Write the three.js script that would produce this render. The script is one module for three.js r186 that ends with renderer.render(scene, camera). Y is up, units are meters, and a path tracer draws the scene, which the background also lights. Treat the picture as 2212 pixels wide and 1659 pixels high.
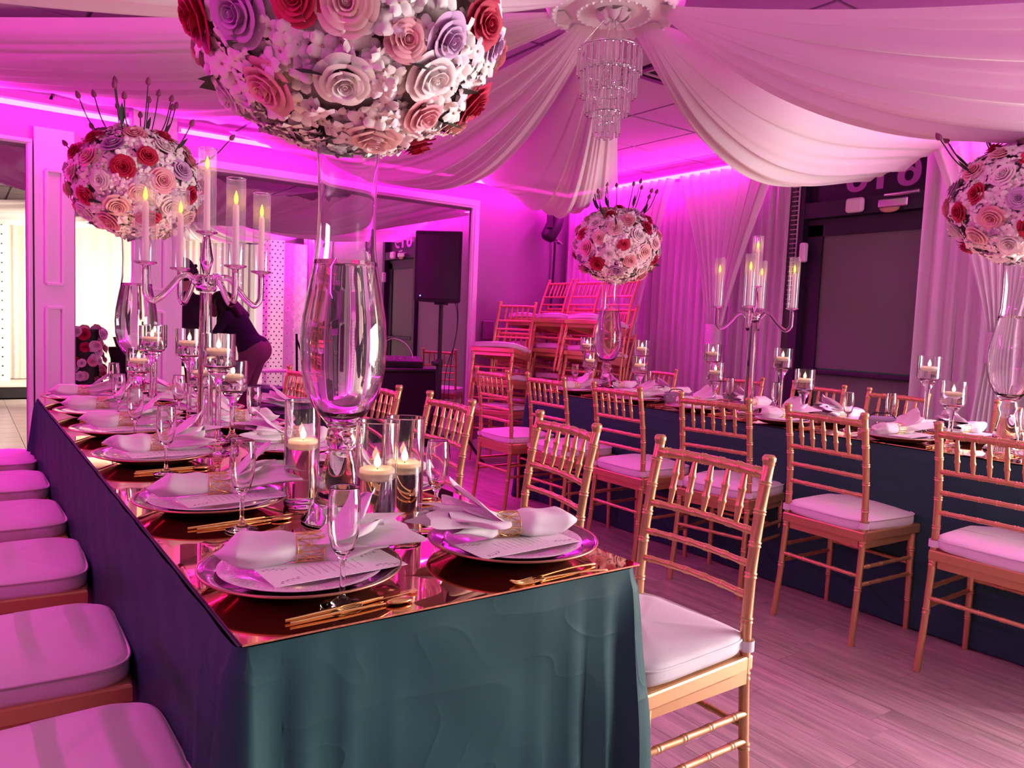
import * as THREE from 'three';
import { mergeGeometries, mergeVertices } from 'three/addons/utils/BufferGeometryUtils.js';
import { RoundedBoxGeometry } from 'three/addons/geometries/RoundedBoxGeometry.js';
import { MarchingCubes } from 'three/addons/objects/MarchingCubes.js';
import { RectAreaLightUniformsLib } from 'three/addons/lights/RectAreaLightUniformsLib.js';

// ───────────────────────── camera, light, exposure ─────────────────────────
const scene = new THREE.Scene();
const V = (x, y, z) => new THREE.Vector3(x, y, z);
const lin = (r, g, b) => new THREE.Color().setRGB(r, g, b);
const camera = new THREE.PerspectiveCamera(52.82, 2212 / 1659, 0.05, 60);
camera.position.set(0, 1.21, 0);
{
  const right = V(0.814, 0.041, 0.58).normalize(), back = V(-0.581, 0.076, 0.81);
  back.addScaledVector(right, -back.dot(right)).normalize();
  const up = V(0, 0, 0).crossVectors(back, right);
  camera.quaternion.setFromRotationMatrix(new THREE.Matrix4().makeBasis(right, up, back));
}
const renderer = new THREE.WebGLRenderer({ antialias: true });
renderer.toneMapping = THREE.LinearToneMapping;
renderer.toneMappingExposure = 1.12;
renderer.shadowMap.enabled = true;
scene.background = lin(0.02, 0.02, 0.025);
RectAreaLightUniformsLib.init();

const LED_COLOR = lin(1, 0.014, 0.68), LED_POWER = 190;      // pink light strips along the walls
const DAY_COLOR = lin(1, 0.93, 0.92), DAY_POWER = 17;         // daylight through the shop window on the right
const STAGE_COLOR = lin(1, 0.86, 0.62), STAGE_POWER = 200;    // added warm flood lamps, out of view, that brighten the far stage
const CANDLE_POWER = 0.1;
const ROOM = { x0: -2.6, x1: 5.06, z0: -6.2, z1: 2.6, h: 2.6, zf: -12.9 };

// ───────────────────────── helpers ─────────────────────────
let seed = 7;
const rnd = () => { seed = (seed * 1664525 + 1013904223) >>> 0; return seed / 4294967296; };
const rr = (a, b) => a + (b - a) * rnd();
const taken = {};
function numbered(n) { const k = taken[n] ?? 0; taken[n] = k + 1; return k ? `${n}_${String(k).padStart(3, '0')}` : n; }
const { sin, cos, PI, min, max, abs, sqrt, exp, pow, atan2, hypot, floor } = Math;
const lerp = (a, b, t) => a + (b - a) * t;
const clamp = (x, a = 0, b = 1) => min(b, max(a, x));
const smooth = (a, b, x) => { const t = clamp((x - a) / (b - a)); return t * t * (3 - 2 * t); };

function M(geo, mat, name, parent) {
  const m = new THREE.Mesh(geo, mat);
  m.name = name; m.castShadow = m.receiveShadow = true;
  if (parent) parent.add(m);
  return m;
}
function G(name) { const g = new THREE.Group(); g.name = name; return g; }
function tag(o, label, category, group) {
  o.name = numbered(o.name);
  o.userData = { label, category }; if (group) o.userData.group = group;
  scene.add(o); return o;
}
function put(tpl, pos, turn, label, category, group) {
  const o = tpl.clone(); o.position.set(...pos); o.rotation.y = turn || 0;
  return tag(o, label, category, group);
}
function struct(o) { o.name = numbered(o.name); o.userData.kind = 'structure'; scene.add(o); return o; }
const clean = (g) => { const o = g.index ? g.toNonIndexed() : g; for (const k of Object.keys(o.attributes)) if (!['position', 'normal', 'uv'].includes(k)) o.deleteAttribute(k); return o; };
function merge(list) { return mergeGeometries(list.map(clean)); }
const mv = (g, x, y, z, rx = 0, ry = 0, rz = 0, s = 1) => g.applyMatrix4(new THREE.Matrix4().compose(V(x, y, z), new THREE.Quaternion().setFromEuler(new THREE.Euler(rx, ry, rz)), V(s, s, s)));
const box = (w, h, d, x = 0, y = 0, z = 0, r = 0) => mv(r ? new RoundedBoxGeometry(w, h, d, 2, r) : new THREE.BoxGeometry(w, h, d), x, y, z);
function boxUV(w, h, d, x, y, z) { // a box with uv in metres
  const g = new THREE.BoxGeometry(w, h, d), p = g.attributes.position, n = g.attributes.normal, uv = g.attributes.uv;
  for (let i = 0; i < p.count; i++) {
    if (abs(n.getX(i)) > .5) uv.setXY(i, p.getZ(i) + z, p.getY(i) + y);
    else if (abs(n.getY(i)) > .5) uv.setXY(i, p.getX(i) + x, p.getZ(i) + z);
    else uv.setXY(i, p.getX(i) + x, p.getY(i) + y);
  }
  return g.translate(x, y, z);
}
const lathe = (pts, seg = 32) => new THREE.LatheGeometry(pts.map((p) => new THREE.Vector2(p[0], p[1])), seg);
function sphere(rx, ry, rz, x, y, z, a = 12, b = 8) { return new THREE.SphereGeometry(1, a, b).scale(rx, ry, rz).translate(x, y, z); }
function grid(nu, nv, fn) { // parametric sheet, fn(u, v) -> Vector3
  const pos = [], uv = [], idx = [];
  for (let j = 0; j <= nv; j++) for (let i = 0; i <= nu; i++) { const p = fn(i / nu, j / nv); pos.push(p.x, p.y, p.z); uv.push(p.u ?? i / nu, p.v ?? j / nv); }
  for (let j = 0; j < nv; j++) for (let i = 0; i < nu; i++) { const a = j * (nu + 1) + i, b = a + 1, c = a + nu + 1, d = c + 1; idx.push(a, b, d, a, d, c); }
  const g = new THREE.BufferGeometry();
  g.setAttribute('position', new THREE.Float32BufferAttribute(pos, 3)); g.setAttribute('uv', new THREE.Float32BufferAttribute(uv, 2));
  g.setIndex(idx); g.computeVertexNormals(); return g;
}
function sweep(pts, rad, nr = 8, flat = 1) { // tube along points with a radius at each point
  const n = pts.length, pos = [], idx = [], T = [];
  for (let i = 0; i < n; i++) T.push(V(0, 0, 0).subVectors(pts[min(n - 1, i + 1)], pts[max(0, i - 1)]).normalize());
  let N = abs(T[0].y) < 0.9 ? V(0, 1, 0) : V(1, 0, 0);
  N.addScaledVector(T[0], -N.dot(T[0])).normalize();
  for (let i = 0; i < n; i++) {
    N.addScaledVector(T[i], -N.dot(T[i])).normalize();
    const B = V(0, 0, 0).crossVectors(T[i], N), r = typeof rad === 'number' ? rad : rad[i];
    for (let k = 0; k < nr; k++) { const a = k / nr * 2 * PI; const p = pts[i].clone().addScaledVector(N, cos(a) * r * flat).addScaledVector(B, sin(a) * r); pos.push(p.x, p.y, p.z); }
  }
  for (let i = 0; i < n - 1; i++) for (let k = 0; k < nr; k++) { const a = i * nr + k, b = i * nr + (k + 1) % nr; idx.push(a, b, b + nr, a, b + nr, a + nr); }
  for (const [c, i0] of [[0, 0], [n - 1, (n - 1) * nr]]) { const q = pos.length / 3; pos.push(pts[c].x, pts[c].y, pts[c].z); for (let k = 0; k < nr; k++) { const a = i0 + k, b = i0 + (k + 1) % nr; c ? idx.push(q, a, b) : idx.push(q, b, a); } }
  const g = new THREE.BufferGeometry();
  g.setAttribute('position', new THREE.Float32BufferAttribute(pos, 3)); g.setIndex(idx); g.computeVertexNormals();
  g.setAttribute('uv', new THREE.Float32BufferAttribute(new Float32Array(pos.length / 3 * 2), 2));
  return g;
}
function curvePts(list, n) { return new THREE.CatmullRomCurve3(list.map((p) => V(...p))).getPoints(n); }
function bamboo(path, r0, r1, rings, nr = 8) { // a turned rod with bamboo rings, along a 3-D path
  const c = new THREE.CatmullRomCurve3(path.map((p) => V(...p))), L = c.getLength(), ts = new Set([0, 1]);
  for (let i = 1; i < 6; i++) ts.add(i / 6);
  for (const t of rings) for (const d of [-.0085, -.0065, -.004, -.0005, .0005, .004, .0065, .0085]) ts.add(clamp(t + d / L));
  const list = [...ts].sort((a, b) => a - b);
  const rad = list.map((t) => { let r = lerp(r0, r1, t); for (const q of rings) { const d = abs(t - q) * L; if (d < .0075) r *= d < .0015 ? 1.02 : 1.16; } return r; });
  return sweep(list.map((t) => c.getPoint(t)), rad, nr);
}
function noiseTex(w, h, fn, opts = {}) {
  const d = new Uint8Array(w * h * 4);
  for (let y = 0; y < h; y++) for (let x = 0; x < w; x++) { const c = fn(x / w, y / h, x, y), o = (y * w + x) * 4; for (let k = 0; k < 3; k++) d[o + k] = clamp(Array.isArray(c) ? c[k] : c) * 255; d[o + 3] = 255; }
  const t = new THREE.DataTexture(d, w, h); t.wrapS = t.wrapT = THREE.RepeatWrapping; t.magFilter = THREE.LinearFilter; t.minFilter = THREE.LinearMipmapLinearFilter;
  if (opts.srgb) t.colorSpace = THREE.SRGBColorSpace;
  if (opts.repeat) t.repeat.set(...opts.repeat);
  t.needsUpdate = true; return t;
}
const hash = (x, y) => { let h = (x * 374761393 + y * 668265263) | 0; h = Math.imul(h ^ (h >>> 13), 1274126177); return ((h ^ (h >>> 16)) >>> 0) / 4294967296; };
function vnoise(x, y, p) { const xi = floor(x), yi = floor(y), fx = x - xi, fy = y - yi, s = fx * fx * (3 - 2 * fx), t = fy * fy * (3 - 2 * fy), m = (a) => ((a % p) + p) % p; return lerp(lerp(hash(m(xi), m(yi)), hash(m(xi + 1), m(yi)), s), lerp(hash(m(xi), m(yi + 1)), hash(m(xi + 1), m(yi + 1)), s), t); }
function canvasTex(w, h, draw) {
  const c = document.createElement('canvas'); c.width = w; c.height = h; const g = c.getContext('2d'); draw(g, w, h);
  const t = new THREE.CanvasTexture(c); t.colorSpace = THREE.SRGBColorSpace; return t;
}

// ───────────────────────── materials ─────────────────────────
const std = (o) => new THREE.MeshStandardMaterial({ side: THREE.DoubleSide, ...o });
const phy = (o) => new THREE.MeshPhysicalMaterial({ side: THREE.DoubleSide, ...o });
const weave = noiseTex(128, 128, (u, v, x, y) => .5 + .25 * sin(x * PI / 2) * cos(y * PI / 2) + .25 * (hash(x, y) - .5), { repeat: [60, 60] });
const crumple = noiseTex(256, 256, (u, v) => vnoise(u * 6, v * 6, 6) * .55 + vnoise(u * 14, v * 14, 14) * .3 + vnoise(u * 40, v * 40, 40) * .15);
const creases = noiseTex(512, 512, (u, v) => { const w = vnoise(u * 5, v * 5, 5) * .5, a = 1 - abs(2 * vnoise(u * 4 + w, v * 7 + w, 16) - 1), b = 1 - abs(2 * vnoise(u * 11 + w * 2, v * 13 - w, 64) - 1); return .35 * vnoise(u * 3, v * 3, 3) + .4 * pow(a, 6) * vnoise(u * 6, v * 6, 6) + .2 * pow(b, 9) * vnoise(u * 9, v * 7, 63); });
const stipple = noiseTex(128, 128, (u, v, x, y) => .4 * vnoise(u * 32, v * 32, 32) + .6 * hash(x, y));
const mat = {
  paint: std({ color: lin(.27, .25, .27), roughness: .7, bumpMap: stipple, bumpScale: .0006 }),
  trim: std({ color: lin(.82, .8, .82), roughness: .45 }),
  tile: std({ color: lin(.46, .43, .45), roughness: .9, bumpMap: stipple, bumpScale: .0015 }),
  grid: std({ color: lin(.5, .46, .48), roughness: .6 }),
  drape: phy({ color: lin(.78, .7, .73), roughness: .95, transmission: .22, thickness: 0, bumpMap: weave, bumpScale: .0003 }),
  sheer: phy({ color: lin(.92, .88, .91), roughness: .95, transmission: .22, thickness: 0 }),
  curtain: phy({ color: lin(.68, .64, .67), roughness: .95, transmission: .15, thickness: 0 }),
  satinWhite: std({ color: lin(.8, .76, .78), roughness: .6 }),
  gold: std({ color: lin(.7, .41, .19), metalness: .62, roughness: .33 }),
  brass: std({ color: lin(.95, .62, .25), metalness: 1, roughness: .18 }),
  mirrorGold: std({ color: lin(.93, .5, .28), metalness: 1, roughness: .02 }),
  cushion: phy({ color: lin(.82, .78, .79), roughness: .75, sheen: .3, sheenColor: lin(1, 1, 1), sheenRoughness: .5, bumpMap: weave, bumpScale: .0002 }),
  green: phy({ color: lin(.021, .083, .083), roughness: .55, specularIntensity: .4, bumpMap: creases, bumpScale: .0045 }),
  navyCloth: std({ color: lin(.014, .016, .03), roughness: .8 }),
  glass: phy({ color: lin(1, 1, 1), roughness: 0, transmission: 1, thickness: .01, ior: 1.5 }),
  sleeve: phy({ color: lin(.9, .88, .92), roughness: .03, transmission: .9, thickness: 0, ior: 1.7 }),
  pane: phy({ color: lin(.97, .97, .98), roughness: 0, transmission: 1, thickness: 0, ior: 1.5 }),
  water: phy({ color: lin(1, 1, 1), roughness: 0, transmission: 1, thickness: .05, ior: 1.33 }),
  crystal: phy({ color: lin(1, 1, 1), roughness: .02, transmission: 1, thickness: .01, ior: 1.6 }),
  chrome: std({ color: lin(.75, .72, .75), metalness: 1, roughness: .15 }),
  wax: phy({ color: lin(.97, .92, .87), roughness: .6, transmission: .55, thickness: 0 }),
  wick: std({ color: lin(.03, .02, .02), roughness: 1 }),
  flame: std({ color: lin(.1, .05, .02), emissive: lin(1, .66, .28), emissiveIntensity: 9 }),
  flameLed: std({ color: lin(.1, .08, .02), emissive: lin(1, .66, .06), emissiveIntensity: 3.2 }),
  chargerRim: std({ color: lin(.5, .27, .17), metalness: .9, roughness: .35 }),
  charger: phy({ color: lin(.16, .075, .085), roughness: .12, metalness: .25, clearcoat: 1, clearcoatRoughness: .05 }),
  napkin: std({ color: lin(.86, .8, .8), roughness: .85, bumpMap: weave, bumpScale: .0003 }),
  black: std({ color: lin(.012, .011, .013), roughness: .55 }),
  blackCloth: std({ color: lin(.014, .01, .014), roughness: .95 }),
  darkFrame: std({ color: lin(.022, .014, .035), roughness: .45 }),
  leaf: std({ color: lin(.02, .04, .02), roughness: .6 }),
  stem: std({ color: lin(.05, .06, .035), roughness: .7 }),
  tulip: std({ color: lin(.25, .05, .14), roughness: .6 }),
};
const petalCol = { red: lin(.5, .01, .055), hot: lin(.62, .035, .1), pink: lin(.86, .42, .47), blush: lin(.9, .6, .6), lilac: lin(.62, .37, .6), white: lin(.9, .8, .79), peach: lin(.9, .58, .53) };
const petalMat = Object.fromEntries(Object.entries(petalCol).map(([k, c]) => [k, phy({ color: c, roughness: .7 })]));

// ───────────────────────── light fittings ─────────────────────────
const ledGlow = std({ color: lin(.3, .3, .3), emissive: LED_COLOR, emissiveIntensity: LED_POWER * .2 });
function ledStrip(a, b, label, aim, group) { // a glowing tube in a white channel, with an area light just in front of it
  const A = V(...a), B = V(...b), L = A.distanceTo(B), mid = A.clone().lerp(B, .5), g = G('led_light_strip');
  g.position.copy(mid); g.rotation.y = abs(B.x - A.x) > abs(B.z - A.z) ? 0 : PI / 2;
  M(box(L, .012, .04, 0, .022, 0), mat.trim, 'channel', g);
  M(mv(new THREE.CylinderGeometry(.015, .015, L, 12), 0, 0, 0, 0, 0, PI / 2), ledGlow, 'glowing_tube', g);
  for (let i = 0; i < 2; i++) M(box(.02, .035, .034, (i - .5) * L, .006, 0), mat.trim, 'end_cap', g);
  tag(g, label, 'light', group);
  const l = new THREE.RectAreaLight(LED_COLOR, LED_POWER, L, .03);
  l.name = 'led_light'; l.position.copy(mid).add(V(...aim).multiplyScalar(.03)); scene.add(l); l.lookAt(mid.clone().add(V(...aim)));
}
ledStrip([-2.5, 2.5, -6.03], [.98, 2.5, -6.03], 'long pink light strip above the panelled posts on the partition wall', [0, -.3, 1]);
ledStrip([1.3, 2.5, -6.03], [4.95, 2.5, -6.03], 'pink light strip above the wide opening behind the draped ceiling swags', [0, -.3, 1]);
ledStrip([4.9, 2.5, -6.0], [4.9, 2.5, -3.75], 'pink light strip over the sheer curtains in the far corner', [-1, -.3, 0]);
ledStrip([4.9, 2.5, -2.35], [4.9, 2.5, 1.6], 'pink light strip at the right edge above the curtain past the dark door', [-1, -.3, 0]);
ledStrip([4.9, 2.5, -12.6], [4.9, 2.5, -6.6], 'pink light strip in the far room above the second dark door', [-1, -.3, 0]);
ledStrip([-2.48, 2.5, -5.9], [-2.48, 2.5, .1], 'pink light strip high on the side wall left of the near table', [1, -.3, 0]);
const dayGlow = std({ color: lin(.5, .5, .5), emissive: DAY_COLOR, emissiveIntensity: DAY_POWER * .5 });
function litWindow(n, pos, turn, w, h) { // a bright shop window with frosted panes in a dark frame
  const g = G('window_' + n); g.position.set(...pos); g.rotation.y = turn;
  for (let i = 0; i < 3; i++) M(box(w / 3 - .05, h - .08, .012, (i - 1) * w / 3, 0, 0), dayGlow, 'pane', g);
  M(merge([box(w, .06, .08, 0, h / 2, 0), box(w, .06, .08, 0, -h / 2, 0), ...[-1.5, -.5, .5, 1.5].map((k) => box(.05, h, .08, k * w / 3, 0, 0))]), mat.darkFrame, 'window_frame', g);
  struct(g);
  const l = new THREE.RectAreaLight(DAY_COLOR, DAY_POWER, w, h); l.name = 'window_light';
  const f = V(0, 0, 1).applyAxisAngle(V(0, 1, 0), turn); l.position.set(...pos).addScaledVector(f, .05); scene.add(l); l.lookAt(V(...pos).addScaledVector(f, 3));
}
litWindow(1, [5.0, 1.0, .75], -PI / 2, 2.3, 1.6);

// ───────────────────────── room shell ─────────────────────────
{
  const { x0, x1, z0, z1, h, zf } = ROOM;
  // floor slab, boards near the camera as single planks, light tiles in the far room
  const grain = noiseTex(512, 256, (u, v) => { const a = vnoise(u * 5, v * 48, 48), b = vnoise(u * 26, v * 190, 190), c = .72 + .2 * a + .14 * b; return [c * .8, c * .7, c * .7]; }, { srgb: true });
  const woods = [1, .9, 1.07, .96].map((k) => std({ color: lin(k, k, k * .99), map: grain, roughness: .34, bumpMap: stipple, bumpScale: .0002 }));
  const fl = G('floor'); M(box(x1 - x0 + .4, .1, z1 - zf + .4, (x0 + x1) / 2, -.064, (z1 + zf) / 2), mat.grid, 'slab', fl);
  const pw = .127, rest = [];
  let r = 0;
  for (let x = x0; x < x1; x += pw, r++) {
    let z = z1 - (r * .437 % 1.2);
    if (z < z1) z += 1.2;
    for (; z > z0; z -= 1.2) {
      const zt = min(z, z1), zb = max(z - 1.2, z0), L = zt - zb - .0016; if (L < .05) continue;
      const w = min(pw, x1 - x) - .0016, g = box(w, .014, L, x + pw / 2, -.007, (zt + zb) / 2), uv = g.attributes.uv, p = g.attributes.position, o = rnd() * 5;
      for (let i = 0; i < p.count; i++) uv.setXY(i, (p.getZ(i) + o) * .8, (p.getX(i) + o) * 1.6);
      const near = x > .9 && x < 3.45 && zb < .6;
      near ? M(g, woods[floor(rnd() * 4)], 'plank', fl) : rest.push(g);
    }
  }
  M(merge(rest), woods[0], 'planks', fl).userData.kind = 'stuff';
  const tm = [1, .94, 1.04].map((k) => std({ color: lin(.6 * k, .55 * k, .52 * k), roughness: .22 })), tr = [];
  for (let x = x0; x < x1; x += .305) for (let z = z0; z > zf; z -= .305) {
    const g = box(min(.305, x1 - x) - .004, .014, .301, x + .1525, -.007, z - .1525);
    x > .0 && x < 1.2 && z > -11 ? M(g, tm[floor(rnd() * 3)], 'tile', fl) : tr.push(g);
  }
  M(merge(tr), tm[0], 'tiles', fl).userData.kind = 'stuff';
  struct(fl);
  // suspended ceiling
  const ce = G('ceiling'); M(box(x1 - x0 + .4, .1, z1 - zf + .4, (x0 + x1) / 2, h + .08, (z1 + zf) / 2), mat.grid, 'slab', ce);
  const t = .61, gx0 = 4.18 - 12 * t, gz0 = -3.77 - 4 * t, rc = [];
  for (let i = 0; i < 15; i++) for (let k = -12; k < 16; k++) {
    let a = gx0 + i * t, b = a + t, c = gz0 + k * t, d = c + t; a = max(a, x0); b = min(b, x1); c = max(c, zf); d = min(d, z1);
    if (b - a < .05 || d - c < .05) continue;
    const g = boxUV(b - a - .022, .03, d - c - .022, (a + b) / 2, h + .012, (c + d) / 2); g.attributes.uv.array.forEach((q, j, arr) => { arr[j] = q * 3; });
    if (abs(a - 2.96) < .02 && abs(c + 3.16) < .02) continue;
    c >= z0 && a > -.3 ? M(g, mat.tile, 'ceiling_tile', ce) : rc.push(g);
  }
  M(merge(rc), mat.tile, 'ceiling_tiles', ce).userData.kind = 'stuff';
  struct(ce);
  // outer walls
  const bounceCutPaint = std({ color: lin(.16, .12, .14), roughness: .8 });  // for the unseen left and back walls, darkened to cut bounced light
  const wall = (n, g, m = mat.paint) => struct(M(g, m, n));
  wall('wall_left', boxUV(.2, h + .1, z1 - zf + .4, x0 - .1, h / 2, (z1 + zf) / 2), bounceCutPaint);
  wall('wall_back', boxUV(x1 - x0, h + .1, .2, (x0 + x1) / 2, h / 2, z1 + .1), bounceCutPaint);
  wall('wall_far', boxUV(x1 - x0, h + .1, .2, (x0 + x1) / 2, h / 2, zf - .1));
  const dz0 = -3.52, dz1 = -2.28, ez0 = -10.35, ez1 = -9.3; // the two door openings in the right-hand wall
  const segs = [[zf - .2, ez0], [ez1, dz0], [dz1, z1 + .2]].map(([a, b]) => boxUV(.2, h + .1, b - a, x1 + .1, h / 2, (a + b) / 2));
  struct(M(merge([...segs, boxUV(.2, .14, 1.3, x1 + .1, h - .02, -2.9), boxUV(.2, .14, 1.1, x1 + .1, h - .02, -9.83)]), mat.paint, 'wall_right'));
  // partition with three openings, two panelled posts and white casings
  const P0 = -6.2, th = .16, top = 2.28, zc = P0 - th / 2, seg = (a, b, y0, y1) => boxUV(b - a, y1 - y0, th, (a + b) / 2, (y0 + y1) / 2, zc);
  struct(M(merge([seg(x0, -1.9, 0, h), seg(-1.9, .38, top, h), seg(.38, .665, 0, h), seg(.665, 1.02, top, h), seg(1.02, 1.28, 0, h), seg(1.28, 3.98, top, h), seg(3.98, x1, 0, h)]), mat.paint, 'wall_partition'));
  const casing = (n, a, b, w = .075, bottom = 0) => {
    const parts = [[-.0, w, .03], [w * .25, w * .5, .045]];
    const g = merge(parts.flatMap(([o, ww, d]) => [box(b - a + 2 * w - 2 * o, ww, d, (a + b) / 2, top + w / 2, P0 + d / 2), box(ww, top - bottom, d, a - w / 2, (top + bottom) / 2, P0 + d / 2), box(ww, top - bottom, d, b + w / 2, (top + bottom) / 2, P0 + d / 2)]));
    struct(M(g, mat.trim, 'trim_' + n));
  };
  casing(1, -1.9, .375, .035); casing(2, 1.36, 3.9);
  for (const [n, a, b, zz] of [[3, .42, .655, P0 + .02], [4, 1.0, 1.285, P0 + .1]]) { // panelled posts
    const g = G('trim_' + n), w = b - a, cx = (a + b) / 2;
    M(box(w, n === 4 ? h : 2.4, n === 4 ? .22 : .1, cx, n === 4 ? h / 2 : 1.2, zz - .03), mat.trim, 'post', g);
    for (const [y0, y1] of [[.3, 1.2], [1.36, 2.12]]) {
      const zf2 = zz + (n === 4 ? .08 : .02), pw2 = w * .42;
      M(merge([box(pw2, .022, .02, cx, y1, zf2 + .006, .005), box(pw2, .022, .02, cx, y0, zf2 + .006, .005), box(.02, y1 - y0, .02, cx - pw2 / 2, (y0 + y1) / 2, zf2 + .006, .005), box(.02, y1 - y0, .02, cx + pw2 / 2, (y0 + y1) / 2, zf2 + .006, .005)]), mat.trim, 'panel_moulding', g);
    }
    struct(g);
  }
  struct(M(merge([box(x1 - 4.0, .1, .015, (x1 + 4) / 2, .05, P0 + .01), box(.3, .1, .015, .52, .05, P0 + .08)]), mat.trim, 'baseboard_partition'));
}
// ceiling vent beside the chandelier
{
  const g = G('ceiling_vent'), c = [2.96 + .305, 2.592, -3.16 + .305];
  M(merge([box(.61, .02, .035, 0, 0, .29), box(.61, .02, .035, 0, 0, -.29), box(.035, .02, .61, .29, 0, 0), box(.035, .02, .61, -.29, 0, 0)]), mat.black, 'frame', g);
  for (let i = 0; i < 3; i++) M(merge([box(.5 - i * .15, .006, .02, 0, -.004 * i, .25 - i * .075), box(.5 - i * .15, .006, .02, 0, -.004 * i, -.25 + i * .075), box(.02, .006, .5 - i * .15, .25 - i * .075, -.004 * i, 0), box(.02, .006, .5 - i * .15, -.25 + i * .075, -.004 * i, 0)]), mat.grid, 'louver', g);
  M(box(.55, .01, .55, 0, .02, 0), std({ color: lin(.16, .12, .16), roughness: .6 }), 'backing', g);
  g.position.set(...c); tag(g, 'square ceiling vent in a black frame between two ceiling drapes', 'vent');
}

// ───────────────────────── ceiling drapes ─────────────────────────
// each swag runs from the medallion to a stretch of wall, sags along its length and hangs in soft folds
function swag(center, A, B, o, label) {
  const C = V(...center), a = V(...A), b = V(...B), { sag = .4, edgeA = .1, edgeB = .1, droop = .1, w0 = .12, r0 = .2, folds = 7, ph = 0, amp = .02, skew = 0 } = o;
  const mid = a.clone().lerp(b, .5), dir = mid.clone().sub(C).setY(0).normalize(), side = V(-dir.z, 0, dir.x), sgn = side.dot(b.clone().sub(a)) > 0 ? 1 : -1;
  const g = grid(96, 48, (u, t) => {
    const s = C.clone().addScaledVector(dir, r0).addScaledVector(side, sgn * (u - .5) * w0), e = a.clone().lerp(b, u), p = s.lerp(e, t);
    const um = clamp(u + skew * (.25 - (u - .5) ** 2)), bell = pow(sin(PI * clamp(um)), .8), line = sin(PI * pow(t, .85));
    const sg = lerp(lerp(edgeA, edgeB, u), sag, bell);
    p.y -= sg * line + droop * bell * pow(t, 3);
    const k = smooth(0, .2, t) * (1 - .35 * t) * (.4 + .6 * bell);
    p.y += k * amp * (sin(2 * PI * folds * u + ph + t * 1.6) + .6 * sin(2 * PI * folds * 1.73 * u + ph * 2.1 - t * 1.1) + .35 * sin(2 * PI * folds * 3.1 * u + ph));
    p.u = u * 3; p.v = t * 4; return p;
  });
  tag(M(g, mat.drape, 'ceiling_drape'), label, 'drape');
}
const MED = [2.29, 2.56, -2.56];
swag(MED, [-2.55, 2.52, -5.2], [-2.55, 2.52, -1.6], { sag: .3, droop: .2, ph: .4, folds: 6 }, 'pale ceiling drape running left above the big bouquet to the side wall');
swag(MED, [-1.5, 2.575, -5.95], [1.55, 2.575, -5.95], { sag: .2, edgeA: .04, edgeB: .1, droop: .0, ph: 1.1, folds: 6 }, 'wide magenta ceiling drape spread over the panelled posts at upper left');
swag(MED, [1.62, 2.54, -5.94], [3.72, 2.53, -5.94], { sag: .46, edgeA: .2, edgeB: .1, droop: .12, ph: 2.2 }, 'ceiling drape sagging behind the big bouquet toward the wide opening');
swag(MED, [3.78, 2.52, -5.94], [4.82, 2.52, -5.2], { sag: .54, edgeA: .12, edgeB: .28, droop: .2, ph: .9, folds: 5 }, 'ceiling drape sagging below the crystal chandelier into the far corner');
swag(MED, [4.82, 2.52, -3.5], [4.82, 2.54, -2.16], { sag: .45, edgeA: .2, skew: .06, edgeB: .03, droop: .28, ph: 2.9, folds: 6 }, 'ceiling drape sagging in front of the dark door right of the chandelier');
swag(MED, [4.82, 2.54, -2.08], [4.82, 2.54, 2.2], { sag: .5, edgeA: .06, edgeB: .2, droop: .1, ph: 4.4, folds: 7 }, 'pale ceiling drape filling the upper right corner of the picture');
const MED2 = [2.0, 2.56, -9.6];
swag(MED2, [-1.5, 2.5, -6.45], [1.0, 2.5, -6.45], { sag: .35, droop: .25, ph: .5 }, 'far room ceiling drape seen through the left opening');
swag(MED2, [1.1, 2.5, -6.45], [3.3, 2.5, -6.45], { sag: .42, droop: .3, ph: 1.5 }, 'far room ceiling drape hanging low behind the five-candle holder');
swag(MED2, [3.5, 2.5, -6.45], [4.95, 2.5, -7.6], { sag: .4, edgeB: .1, droop: .12, ph: 2.5 }, 'far room ceiling drape behind the black loudspeaker');
swag(MED2, [4.95, 2.5, -8.7], [4.95, 2.5, -10.4], { sag: .3, droop: .2, ph: 3.5 }, 'far room ceiling drape near the exit sign');
swag(MED2, [-1.5, 2.5, -12.7], [1.6, 2.5, -12.7], { sag: .3, droop: .2, ph: 4.5 }, 'far room ceiling drape above the bright stage');
swag(MED2, [1.8, 2.5, -12.7], [4.6, 2.5, -12.7], { sag: .3, droop: .2, ph: 5.5 }, 'far room ceiling drape above the tufted panel');
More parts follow.
